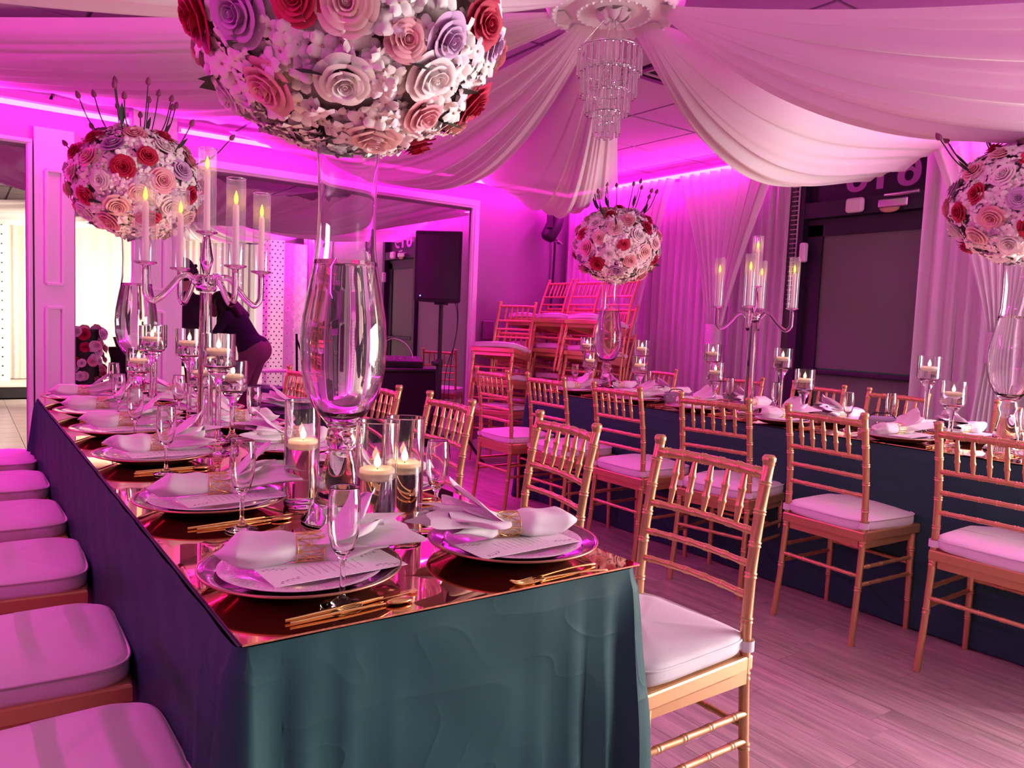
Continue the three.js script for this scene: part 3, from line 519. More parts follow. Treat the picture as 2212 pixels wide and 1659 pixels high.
for (const [x, z, l] of [[.478, -1.094, 'at the front corner of the near table'], [.47, -1.59, 'between the two nearest left plates'], [.455, -2.235, 'between the second and third left plates'], [.47, -2.78, 'between the third and fourth left plates'], [.515, -3.4, 'between the fourth and fifth left plates'], [.6, -4.1, 'near the far end of the near table'], [.848, -1.45, 'behind the nearest right plate'], [.857, -2.775, 'before the fourth right plate'], [.72, -3.31, 'beside the middle candle glasses']])
  put(flute, [x, TOP, z], rr(0, 6), `clear champagne flute ${l}`, 'glass', 'champagne flutes on the near table');
for (const [x, z, l] of [[3.56, -4.2, 'at the left end of the far table'], [3.63, -3.55, 'next to the far lilac box'], [3.7, -2.95, 'left of the far candle tree'], [3.5, -2.08, 'in front of the dark door panel'], [3.68, -2.62, 'behind the far middle candles'], [3.74, -2.0, 'beside the grey clutch bag'], [3.6, -1.35, 'near the right-hand vase foot']])
  put(flute, [x, TOP, z], rr(0, 6), `clear champagne flute ${l}`, 'glass', 'champagne flutes on the far table');

// ───────────────────────── candles ─────────────────────────
function candle(pos, r, label, grp) { // a disc of wax floating on the water, with a flame that lights its surroundings
  const g = G('floating_candle'); g.position.set(...pos);
  M(lathe([[0, -.018], [r * .72, -.018], [r * .9, -.012], [r, -.001], [r * 1.0, .004], [r * .93, .006], [r * .86, .0045], [r * .3, .003], [0, .003]], 36), mat.wax, 'wax', g);
  M(new THREE.CylinderGeometry(.0009, .0011, .009, 6).translate(0, .007, 0), mat.wick, 'wick', g);
  M(lathe([[0, .006], [.0052, .0105], [.0072, .016], [.006, .022], [.0028, .029], [0, .036]], 14), mat.flame, 'flame', g);
  const l = new THREE.PointLight(lin(1, .55, .2), CANDLE_POWER); l.name = 'candle_flame_light'; l.position.set(0, .02, 0); l.shadow.radius = .2; l.castShadow = true; g.add(l);
  tag(g, label, 'candle', grp);
}
const cylTpl = (() => { const g = G('glass_cylinder'), R = .0405, H = .25;
  M(lathe([[0, 0], [R - .002, 0], [R, .003], [R, H - .002], [R - .001, H], [R - .0025, H - .001], [R - .0028, .014], [R - .006, .011], [0, .011]], 56), mat.glass, 'glass_wall', g);
  M(lathe([[0, .0115], [R - .0065, .0115], [R - .0032, .0145], [R - .0032, .15], [0, .15]], 56), mat.water, 'water', g); return g; })();
for (const [x, z, l] of [[.651, -1.74, 'left of the tall vase foot'], [.655, -1.352, 'foremost, in front of the tall vase'], [.735, -1.392, 'just right of the foremost one']]) { put(cylTpl, [x, TOP, z], 0, `straight glass candle cylinder half full of water, ${l}`, 'candle glass', 'straight glass cylinders'); candle([x + .002, TOP + .152, z], .034, `white floating candle burning in the cylinder ${l}`, 'floating candles'); }
function stemHolder(h) { const g = G('stemmed_candle_glass'), R = .05, b = h - .11;
  M(lathe([[0, .001], [.045, .001], [.047, .004], [.04, .007], [.018, .014], [.0105, .03], [.009, .05], [.0085, b - .06], [.0105, b - .045], [.02, b - .025], [.03, b - .008], [.034, b], [0, b]], 36), mat.glass, 'stem', g);
  M(lathe([[0, b + .001], [.03, b + .001], [R - .004, b + .006], [R, b + .012], [R, h], [R - .0022, h], [R - .0026, b + .014], [R - .008, b + .007], [0, b + .004]], 44), mat.glass, 'bowl', g);
  M(lathe([[0, b + .005], [R - .009, b + .0075], [R - .0034, b + .0145], [R - .0034, b + .055], [0, b + .055]], 44), mat.water, 'water', g); return g; }
const holders = { .38: stemHolder(.38), .28: stemHolder(.28) };
for (const [x, z, h, l] of [[.66, -2.5, .38, 'tall one in front of the candle tree'], [.775, -2.75, .28, 'short one right of the candle tree'], [.72, -3.14, .38, 'tall one left of the candle tree'], [.655, -3.5, .38, 'tall one touching the edge of the next bowl'], [.63, -3.65, .28, 'short one near the back vase'], [.72, -2.93, .28, 'short one behind the tall glass stem'], [.72, -3.78, .38, 'farthest one beside the back vase']]) { put(holders[h], [x, TOP, z], rr(0, 6), `stemmed candle glass on the near table, ${l}`, 'candle glass', 'stemmed candle glasses on the near table'); candle([x, TOP + h - .11 + .057, z], .036, `white floating candle on the near table, ${l}`, 'floating candles'); }
for (const [x, z, h, l] of [[3.66, -4.2, .38, 'tall, left of the first far vase'], [3.52, -4.0, .28, 'short, left of the first far vase'], [3.68, -3.67, .38, 'tall, right of the first far vase'], [3.5, -3.5, .28, 'short, right of the first far vase'], [3.66, -3.06, .38, 'tall, left of the far candle tree'], [3.5, -2.9, .28, 'short, left of the far candle tree'], [3.58, -2.52, .38, 'tall, right of the far candle tree'], [3.52, -2.34, .28, 'short, in front of the dark door'], [3.62, -1.77, .38, 'tall, left of the right-hand vase'], [3.5, -1.6, .28, 'short, left of the right-hand vase']]) { put(holders[h], [x, TOP, z], rr(0, 6), `stemmed candle glass on the far table, ${l}`, 'candle glass', 'stemmed candle glasses on the far table'); candle([x, TOP + h - .11 + .057, z], .034, `white floating candle on the far table, ${l}`, 'floating candles'); }

function candelabra(x, z, turn, where) { // clear five-light candle tree with LED tapers in glass sleeves
  const g = G('candelabra'), H = .53;
  M(lathe([[0, .001], [.085, .001], [.087, .008], [.083, .012], [.062, .014], [.06, .03], [.056, .034], [.03, .04], [.024, .05], [0, .05]], 40), mat.glass, 'base', g);
  M(lathe([[0, .051], [.027, .051], [.024, .2], [.021, .4], [.019, H - .02], [0, H - .02]], 12), mat.glass, 'column', g);
  M(lathe([[0, H - .018], [.03, H - .014], [.036, H], [.036, H + .03], [.03, H + .04], [0, H + .042]], 24), mat.glass, 'hub', g);
  M(lathe([[0, H + .043], [.01, H + .043], [.022, H + .09], [.012, H + .16], [.01, H + .172], [0, H + .172]], 6), mat.glass, 'crystal_post', g);
  const spots = [[0, 0, H + .172]], tube = [];
  for (let k = 0; k < 4; k++) { const a = k * PI / 2, c = cos(a), s = sin(a), p = (r, y) => [c * r, y, s * r];
    M(sweep(curvePts([p(.034, H + .01), p(.06, H + .035), p(.085, H + .03), p(.12, H - .01), p(.155, H - .045), p(.178, H - .055), p(.197, H - .035), p(.2, H), p(.2, H + .055)], 36), .0105, 10), mat.glass, 'arm', g);
    spots.push([c * .2, s * .2, H + .055]); }
  spots.forEach(([px, pz, y], i) => {
    M(lathe([[0, y], [.012, y], [.034, y + .008], [.035, y + .013], [.03, y + .014], [0, y + .014]], 24).translate(px, 0, pz), mat.glass, 'cup', g);
    M(lathe([[.0285, y + .0145], [.0295, y + .0145], [.0295, y + .285], [.0285, y + .285]], 32).translate(px, 0, pz), mat.sleeve, 'glass_sleeve', g);
    M(mv(new THREE.TorusGeometry(.029, .0014, 6, 36), px, y + .285, pz, PI / 2), mat.glass, 'rim', g);
  });
  g.position.set(x, TOP, z); g.rotation.y = turn; tag(g, `clear glass five-arm candelabra with candle sleeves ${where}`, 'candelabra');
  const nm = ['centre', 'right', 'front', 'left', 'back'];
  spots.forEach(([px, pz, y], i) => { const q = G('taper_candle'), w = V(px, 0, pz).applyAxisAngle(V(0, 1, 0), turn);
    const L = i ? .19 : .205; M(lathe([[0, 0], [.0105, 0], [.0095, L - .01], [.007, L], [0, L]], 18), mat.wax, 'wax', q);
    M(lathe([[0, L], [.004, L + .004], [.0068, L + .014], [.0055, L + .026], [.002, L + .038], [0, L + .044]], 14), mat.flameLed, 'flame', q);
    const l = new THREE.PointLight(lin(1, .62, .1), CANDLE_POWER * .12); l.name = 'candle_flame_light'; l.position.set(0, L + .018, 0); l.shadow.radius = .2; l.castShadow = true; q.add(l);
    q.position.set(x + w.x, TOP + y + .0145, z + w.z); tag(q, `slim taper candle, ${nm[i]} sleeve of the candelabra ${where}`, 'candle', 'taper candles'); });
}
candelabra(.68, -2.74, .2, 'in the middle of the near table');
candelabra(3.6, -2.74, .5, 'on the far table before the curtains');

// ───────────────────────── vases and bouquets ─────────────────────────
const vaseTpl = (() => { const g = G('tall_vase'); const o = [[.082, .001], [.084, .006], [.07, .02], [.055, .05], [.044, .09], [.035, .13], [.027, .155], [.031, .165], [.036, .18], [.031, .196], [.029, .206], [.042, .225], [.062, .25], [.08, .285], [.09, .335], [.0925, .39], [.089, .44], [.08, .495], [.069, .55], [.0625, .6], [.0605, .68], [.063, .76], [.069, .82], [.078, .85]];
  const th = .0022, inner = o.slice(11).map(([r, y]) => [r - th, y + (y < .24 ? .006 : 0)]);
  M(lathe([[0, .001], ...o.slice(0, 11), [.034, .212], [0, .214]], 56), mat.glass, 'foot', g);
  M(lathe([[0, .2145], [.035, .2145], ...o.slice(11), ...inner.reverse(), [0, .228]], 64), mat.glass, 'body', g);
  const w = o.slice(11).filter(([, y]) => y < .56).map(([r, y]) => [r - th - .0006, y + (y < .24 ? .008 : 0)]);
  M(lathe([[0, .2305], [.03, .231], ...w.slice(0), [.0655, .566], [0, .566]], 64), mat.water, 'water', g); return g; })();
put(vaseTpl, [.68, TOP, -1.58], 0, 'tall hourglass vase with water carrying the biggest bouquet near the camera', 'vase', 'tall glass vases');
put(vaseTpl, [.68, TOP, -4.0], 0, 'tall hourglass vase with water at the back of the near table', 'vase', 'tall glass vases');
put(vaseTpl, [3.6, TOP, -3.92], 0, 'tall hourglass vase in front of the stacked chairs on the far table', 'vase', 'tall glass vases');
put(vaseTpl, [3.6, TOP, -1.42], 0, 'tall hourglass vase at the right edge on the far table', 'vase', 'tall glass vases');

function roseGeo(v) { // spiral bud and five whorls of curling petals, facing +y, radius about 1
  const list = [], R = (a, b) => lerp(a, b, hash(v * 31 + list.length, 17));
  const layers = [[3, .13, .62, .16, 0], [3, .24, .68, .28, .05], [4, .38, .7, .42, .12], [5, .55, .66, .6, .2], [5, .74, .56, .8, .34], [6, .92, .4, 1.0, .5]];
  layers.forEach(([n, rTop, hTop, wd, curl], L) => { for (let i = 0; i < n; i++) {
    const a0 = (i + (L % 2) * .5 + R(-.12, .12)) / n * 2 * PI + L * .7, half = PI / n * (L < 2 ? 1.5 : 1.25), tilt = R(-.05, .05);
    list.push(grid(8, 7, (u, s) => { const k = (u - .5) * 2, tip = 1 - .1 * k * k * k * k - .05 * abs(k), a = a0 + k * half * (0.55 + .45 * s);
      const r = lerp(.06 + L * .02, rTop, pow(s, .6)) * (1 - .05 * k * k) + curl * .26 * smooth(.7, 1, s) * (1 - .3 * k * k) + .018 * sin(k * 4 + i * 2) * s, y = hTop * tip * (sin(s * PI * .5) * (1 - .12 * curl) - curl * .24 * smooth(.75, 1, s)) - L * .03 + tilt * s;
      return V(cos(a) * r, y, sin(a) * r); }));
  } });
  list.push(sweep(Array.from({ length: 22 }, (_, i) => { const a = i * .62, r = .015 + i * .0042; return V(cos(a) * r, .6 - i * .004, sin(a) * r); }), .02, 5));
  list.push(sphere(.3, .25, .3, 0, .1, 0, 10, 6));
  return merge(list);
}
const roses = [0, 1, 2].map(roseGeo);
const floret = (() => { const list = []; for (let i = 0; i < 4; i++) { const a = i * PI / 2; list.push(grid(4, 4, (u, s) => { const k = (u - .5) * 2, w = pow(sin(PI * lerp(.1, .9, s)), .8) * .46, r = .08 + s * .92; return V(cos(a) * r - sin(a) * k * w, .12 * s - .22 * k * k * s + .1 * sin(s * 3), sin(a) * r + cos(a) * k * w); })); } return merge(list); })();
const floretBead = sphere(.11, .09, .11, 0, .06, 0, 6, 4);
const florMat = phy({ color: lin(1, 1, 1), roughness: .75 });
const florCore = std({ color: lin(.42, .33, .3), roughness: .9 });
const leafGeo = grid(4, 6, (u, s) => { const k = (u - .5) * 2, w = sin(PI * pow(s, .8)) * .4; return V(k * w, .1 * s - .15 * k * k * w - .2 * s * s, s); });
const budGeo = lathe([[0, 0], [.5, .3], [.62, .75], [.5, 1.3], [.24, 1.75], [0, 2]], 10);
const up = V(0, 1, 0);
function bouquet(a, b, list, fill, nFlor, tulips, s0) { // dome of roses over hydrangea, centred on the group's origin
  seed = s0; const g = G('rose_bouquet'), pts = [];
  const place = (d, size, col, v) => { const p = V(d.x * a, d.y * b, d.z * a), n = V(d.x / a, d.y / b, d.z / a).normalize(); const m = M(roses[v % 3], petalMat[col], 'rose', g); m.quaternion.setFromUnitVectors(up, n.clone().add(V(rr(-.22, .22), rr(-.22, .22), rr(-.22, .22))).normalize()); m.rotateY(rr(0, 6.28)); m.scale.setScalar(size); m.position.copy(p).addScaledVector(n, -size * .22); pts.push([p, size]); };
  list.forEach(([d, s, c], i) => place(d.clone().normalize(), s, c, i));
  for (let i = 0; i < fill; i++) { const y = 1 - 1.8 * (i + .5) / fill, r = sqrt(1 - min(1, y * y)), t = i * 2.39996 + s0, d = V(cos(t) * r, y, sin(t) * r), s = rr(.042, .056); const p = V(d.x * a, d.y * b, d.z * a); if (pts.some(([q, w]) => q.distanceTo(p) < w + s * .62)) continue; place(d, s, ['red', 'blush', 'white', 'pink', 'hot', 'lilac', 'white', 'pink', 'red', 'peach'][i % 10], i); }
  const M4 = new THREE.Matrix4(), mats = [], cols = [], q = new THREE.Quaternion();
  for (let i = 0; mats.length < nFlor && i < nFlor * 4; i++) { const y = 1 - 2 * rnd(), r = sqrt(max(0, 1 - y * y)), t = rnd() * 6.283, d = V(cos(t) * r, y, sin(t) * r), k = rr(.9, 1.0), p = V(d.x * a * k, d.y * b * k, d.z * a * k); if (pts.some(([c, w]) => c.distanceTo(p) < w * .9)) continue;
    const n = V(d.x / a, d.y / b, d.z / a).normalize().add(V(rr(-.5, .5), rr(-.5, .5), rr(-.5, .5))).normalize(); q.setFromUnitVectors(up, n); q.multiply(new THREE.Quaternion().setFromAxisAngle(up, rr(0, 6))); const s = rr(.022, .03); mats.push(M4.clone().compose(p, q, V(s, s, s))); const w = rr(.9, 1.04), f = rnd() < .2 ? .86 : 1; cols.push(lin(.9 * w, .83 * w * f, .8 * w * (.94 + .06 * f))); }
  const im = new THREE.InstancedMesh(floret, florMat, mats.length); im.name = 'hydrangea_florets'; im.userData.kind = 'stuff'; im.castShadow = im.receiveShadow = true; mats.forEach((m, i) => { im.setMatrixAt(i, m); im.setColorAt(i, cols[i]); }); g.add(im);
  const ib = new THREE.InstancedMesh(floretBead, std({ color: lin(.5, .3, .2), roughness: .8 }), mats.length); ib.name = 'floret_centers'; ib.userData.kind = 'stuff'; mats.forEach((m, i) => ib.setMatrixAt(i, m)); g.add(ib);
  M(sphere(a * .88, b * .88, a * .88, 0, 0, 0, 24, 16), florCore, 'foam_core', g);
  for (let i = 0; i < 14; i++) { const t = i * .45 + rr(0, .3), y = rr(-.85, -.45), r = sqrt(1 - y * y); const m = M(leafGeo, mat.leaf, 'leaf', g); m.position.set(cos(t) * r * a * .9, y * b * .95, sin(t) * r * a * .9); m.rotation.set(rr(-.4, .4), PI / 2 - t, 0); m.scale.setScalar(rr(.05, .075)); }
  if (tulips) for (let i = 0; i < tulips; i++) { const t = i * 2.4, tilt = i % 4 === 3 ? rr(.95, 1.25) : rr(.1, .75), d = V(cos(t) * sin(tilt), cos(tilt), sin(t) * sin(tilt)), p0 = V(d.x * a * .85, d.y * b * .85, d.z * a * .85), L = rr(.15, .24), p1 = p0.clone().addScaledVector(d, L * .6).add(V(rr(-.02, .02), 0, rr(-.02, .02))), p2 = p1.clone().addScaledVector(d.clone().lerp(up, .35).normalize(), L * .5);
    const st = M(sweep(curvePts([p0, p1, p2].map((p) => p.toArray()), 10), .0028, 6), mat.stem, 'tulip_stem', g); const bd = M(budGeo, mat.tulip, 'tulip_bud', st); bd.position.copy(p2); bd.quaternion.setFromUnitVectors(up, d.clone().lerp(up, .4).normalize()); bd.scale.setScalar(.019);
    if (i % 2) { const lf = M(leafGeo, mat.leaf, 'leaf', st); lf.position.copy(p1.clone().lerp(p0, .5)); lf.quaternion.setFromUnitVectors(V(0, 0, 1), d.clone().add(V(.2, .3, 0)).normalize()); lf.scale.set(.03, .05, rr(.07, .1)); } }
  return g;
}
// directions on the dome as seen by someone standing at the table end
const eye = V(-.67, -.6, 1.58).normalize(), rgt = V(1.58, 0, .67).normalize(), upv = V(0, 0, 0).crossVectors(eye, rgt), D = (u, v) => { const k = sqrt(max(.02, 1 - u * u - v * v)); return rgt.clone().multiplyScalar(u).addScaledVector(upv, v).addScaledVector(eye, k); };
const bigList = [[-.9, -.12, .062, 'red'], [-.84, .3, .05, 'red'], [-.62, -.08, .06, 'lilac'], [-.29, .03, .046, 'hot'], [-.02, .04, .056, 'blush'], [.12, .33, .056, 'blush'], [.42, .35, .052, 'red'], [.32, -.13, .042, 'pink'], [.57, -.08, .05, 'lilac'], [.83, .06, .05, 'red'], [.84, .32, .045, 'red'], [.93, -.06, .04, 'lilac'], [.5, -.33, .056, 'white'], [.84, -.5, .06, 'red'], [.84, -.74, .05, 'peach'], [.18, -.8, .056, 'blush'], [-.46, -.52, .058, 'pink'], [-.02, -.42, .056, 'white'], [.55, -.96, .045, 'red'], [-.75, -.62, .045, 'white'], [-.5, .3, .05, 'lilac'], [-.25, .5, .05, 'white']].map(([u, v, s, c]) => [D(u, v), s, c]);
const big = bouquet(.315, .27, bigList, 44, 1500, 9, 11); big.position.set(.672, 1.83, -1.575);
tag(big, 'biggest bouquet of red, pink and lilac roses, at the top near the camera', 'bouquet', 'rose bouquets on tall vases');
const other = bouquet(.285, .25, [], 58, 1150, 17, 23);
const ob = (p, t, l) => put(other, p, t, l, 'bouquet', 'rose bouquets on tall vases');
ob([.68, 1.79, -4.0], .3, 'rose bouquet with dark tulip buds at the back of the near table');
ob([3.61, 1.77, -3.89], 1.9, 'rose bouquet with dark tulip buds over the stacked chairs');
ob([3.6, 1.8, -1.42], 3.6, 'rose bouquet with tulip buds cut by the right edge of the picture');

// small things on the far table
const clutch = (x, z, w, t, label) => { const g = G('clutch_bag'); M(box(w, .075, .06, 0, .0375, 0, .02), std({ color: lin(.36, .3, .4), roughness: .5 }), 'bag_body', g); M(sweep(curvePts([[-w * .3, .07, .02], [-w * .2, .09, .032], [0, .094, .034], [w * .2, .09, .032], [w * .3, .07, .02]], 16), .003, 6), mat.black, 'strap', g); for (let i = 0; i < 4; i++) M(sphere(.006, .006, .004, (i - 1.5) * w * .24, .045, .031, 8, 6), mat.chrome, 'stud', g); put(g, [x, TOP, z], t, label, 'bag'); };
clutch(3.66, -2.0, .2, -.9, 'grey clutch bag with a dark strap on the far table by the door');
clutch(3.68, -1.86, .13, -.7, 'smaller grey pouch right behind the clutch bag on the far table');
clutch(3.6, -3.27, .16, -.9, 'lilac box bag on the far table left of the candle tree');
// small dark side table right of the near table, with one spare napkin
clothTable(1.2, 1.52, -3.95, -3.5, 'side_table', 'small square side table under a dark cloth right of the near table', mat.navyCloth, .755);
put(napkins[2], [1.34, .757, -3.72], 2.6, 'spare lilac-lit napkin lying on the small side table', 'napkin');

// ───────────────────────── loudspeaker corner ─────────────────────────
{
  const sx = 3.33, sz = -5.72, s = G('speaker_stand');
  M(new THREE.CylinderGeometry(.018, .018, 1.1, 14).translate(0, .82, 0), mat.black, 'pole', s);
  M(new THREE.CylinderGeometry(.026, .026, .7, 14).translate(0, .5, 0), mat.black, 'sleeve', s);
  M(merge([box(.05, .07, .05, 0, .86, 0, .01), mv(new THREE.CylinderGeometry(.022, .022, .05, 12), -.045, .86, .01, 0, 0, PI / 2)]), mat.black, 'clamp_knob', s);
  for (let k = 0; k < 3; k++) { const a = k * 2.094 + .5; const leg = M(merge([sweep([V(cos(a) * .03, .55, sin(a) * .03), V(cos(a) * .4, .015, sin(a) * .4)], .012, 8), sweep([V(cos(a) * .03, .22, sin(a) * .03), V(cos(a) * .21, .28, sin(a) * .21)], .008, 6)]), mat.black, 'leg', s); M(sphere(.02, .015, .02, cos(a) * .4, .015, sin(a) * .4, 10, 6), mat.black, 'rubber_foot', leg); }
  s.position.set(sx, 0, sz); tag(s, 'black tripod stand under the loudspeaker by the opening', 'stand');
  const p = G('loudspeaker'), sh = new THREE.Shape(); sh.moveTo(-.18, .15); sh.lineTo(.18, .15); sh.lineTo(.1, -.17); sh.lineTo(-.1, -.17); sh.closePath();
  M(new THREE.ExtrudeGeometry(sh, { depth: .56, bevelEnabled: true, bevelSize: .015, bevelThickness: .012, bevelSegments: 3 }).rotateX(PI / 2).translate(0, .575, 0), mat.black, 'cabinet', p);
  M(grid(8, 12, (u, v) => V((u - .5) * .35, .03 + v * .52, .167 + .02 * sin(PI * u))), std({ color: lin(.016, .014, .018), roughness: .6, bumpMap: stipple, bumpScale: .002 }), 'grille', p);
  M(sphere(.006, .006, .004, -.14, .05, .178, 8, 6), std({ color: lin(.02, .03, .1), emissive: lin(.2, .4, 1), emissiveIntensity: 3 }), 'power_light', p);
  M(box(.1, .02, .1, 0, -.006, 0, .005), mat.black, 'pole_socket', p);
  p.position.set(sx, 1.372, sz); p.rotation.y = -.75; tag(p, 'large black loudspeaker on a pole stand at the wide opening', 'speaker');
  tag(M(merge([sweep(curvePts([[3.5, 1.6, -5.8], [3.53, 1.45, -5.8], [3.55, 1.2, -5.8], [3.5, .9, -5.8], [3.47, .6, -5.78], [3.5, .2, -5.8], [3.52, .02, -5.8]], 40), .004, 6), sweep(curvePts([[3.5, 1.42, -5.8], [3.54, 1.3, -5.8], [3.53, 1.05, -5.8], [3.45, .8, -5.8], [3.43, .4, -5.8], [3.4, .02, -5.8]], 40), .004, 6)]), mat.black, 'speaker_cable'), 'black cable looping down behind the loudspeaker', 'cable');
  const t = G('equipment_table'); M(box(.72, .73, .5, 0, .365, 0, .015), mat.blackCloth, 'black_cloth', t); M(box(.74, .03, .52, 0, .745, 0, .01), mat.black, 'tabletop', t); put(t, [3.42, 0, -6.75], -.05, 'black-covered equipment table behind the loudspeaker pole', 'table');
  const mx = G('sound_mixer'); M(mv(new RoundedBoxGeometry(.38, .07, .28, 2, .015), 0, .05, 0, .15), mat.black, 'case', mx); for (let i = 0; i < 12; i++) M(new THREE.CylinderGeometry(.007, .009, .015, 8), mat.grid, 'knob', mx).position.set(-.15 + (i % 6) * .06, .09 + (i > 5 ? .006 : -.006), i > 5 ? -.05 : .05); put(mx, [3.5, .76, -6.72], -.4, 'black sound mixer lying on the equipment table', 'mixer');
  const oc = G('office_chair'); M(box(.42, .5, .08, 0, .98, -.2, .035), std({ color: lin(.08, .02, .07), roughness: .8 }), 'backrest', oc); M(box(.46, .09, .44, 0, .5, 0, .035), std({ color: lin(.03, .01, .03), roughness: .8 }), 'seat', oc); M(new THREE.CylinderGeometry(.025, .025, .36, 10).translate(0, .28, 0), mat.black, 'column', oc); for (let k = 0; k < 5; k++) { const a = k * 1.2566; M(sweep([V(0, .1, 0), V(cos(a) * .28, .05, sin(a) * .28)], .018, 6), mat.black, 'base_leg', oc); M(sphere(.03, .03, .03, cos(a) * .28, .03, sin(a) * .28, 8, 6), mat.black, 'caster', oc); } M(box(.05, .3, .03, 0, .65, -.22), mat.black, 'back_support', oc);
  put(oc, [3.55, 0, -7.5], .6, 'dark purple office chair behind the equipment table', 'chair');
  tag(M(sweep(curvePts([[3.42, 1.0, -6.95], [3.5, 1.03, -6.9], [3.6, .98, -6.85], [3.6, .86, -6.7], [3.52, .8, -6.62]], 24), .004, 6), mat.trim, 'white_cable'), 'thin white cable hanging over the equipment table', 'cable');
  put(chair, [4.3, 0, -7.3], 2.4, 'single gold chair far behind the loudspeaker pole', 'chair');
  const h = G('moving_head_lamp'); M(mv(lathe([[0, -.14], [.05, -.14], [.075, -.11], [.08, .02], [.065, .11], [.05, .14], [0, .14]], 24), 0, -.06, 0, .35, 0, -.3), mat.black, 'lamp_head', h); M(box(.16, .09, .16, 0, .16, 0, .02), mat.black, 'base', h); M(merge([box(.02, .24, .06, -.09, .04, 0, .006), box(.02, .24, .06, .09, .04, 0, .006)]), mat.black, 'yoke', h); M(mv(new THREE.CylinderGeometry(.045, .045, .012, 20), .05, -.2, .04, .35, 0, -.3), mat.chrome, 'lens', h); M(new THREE.CylinderGeometry(.012, .012, .17, 8).translate(0, .28, 0), mat.black, 'mount', h);
  put(h, [4.72, 2.235, -6.0], .5, 'black moving-head stage lamp hanging in the far corner', 'lamp');
  tag(M(sweep(curvePts([[4.82, 2.3, -6.12], [4.86, 2.0, -6.14], [4.84, 1.4, -6.14], [4.8, .8, -6.14], [4.8, .02, -6.14]], 30), .012, 6), mat.black, 'lamp_cable'), 'thick black cable running down the corner beside the curtain', 'cable');
  tag(M(box(.12, .18, .03, 4.12, 1.15, -6.18, .008), std({ color: lin(.2, .08, .18), roughness: .5 }), 'wall_box'), 'small dark control box on the wall behind the low chair stack', 'box');
}

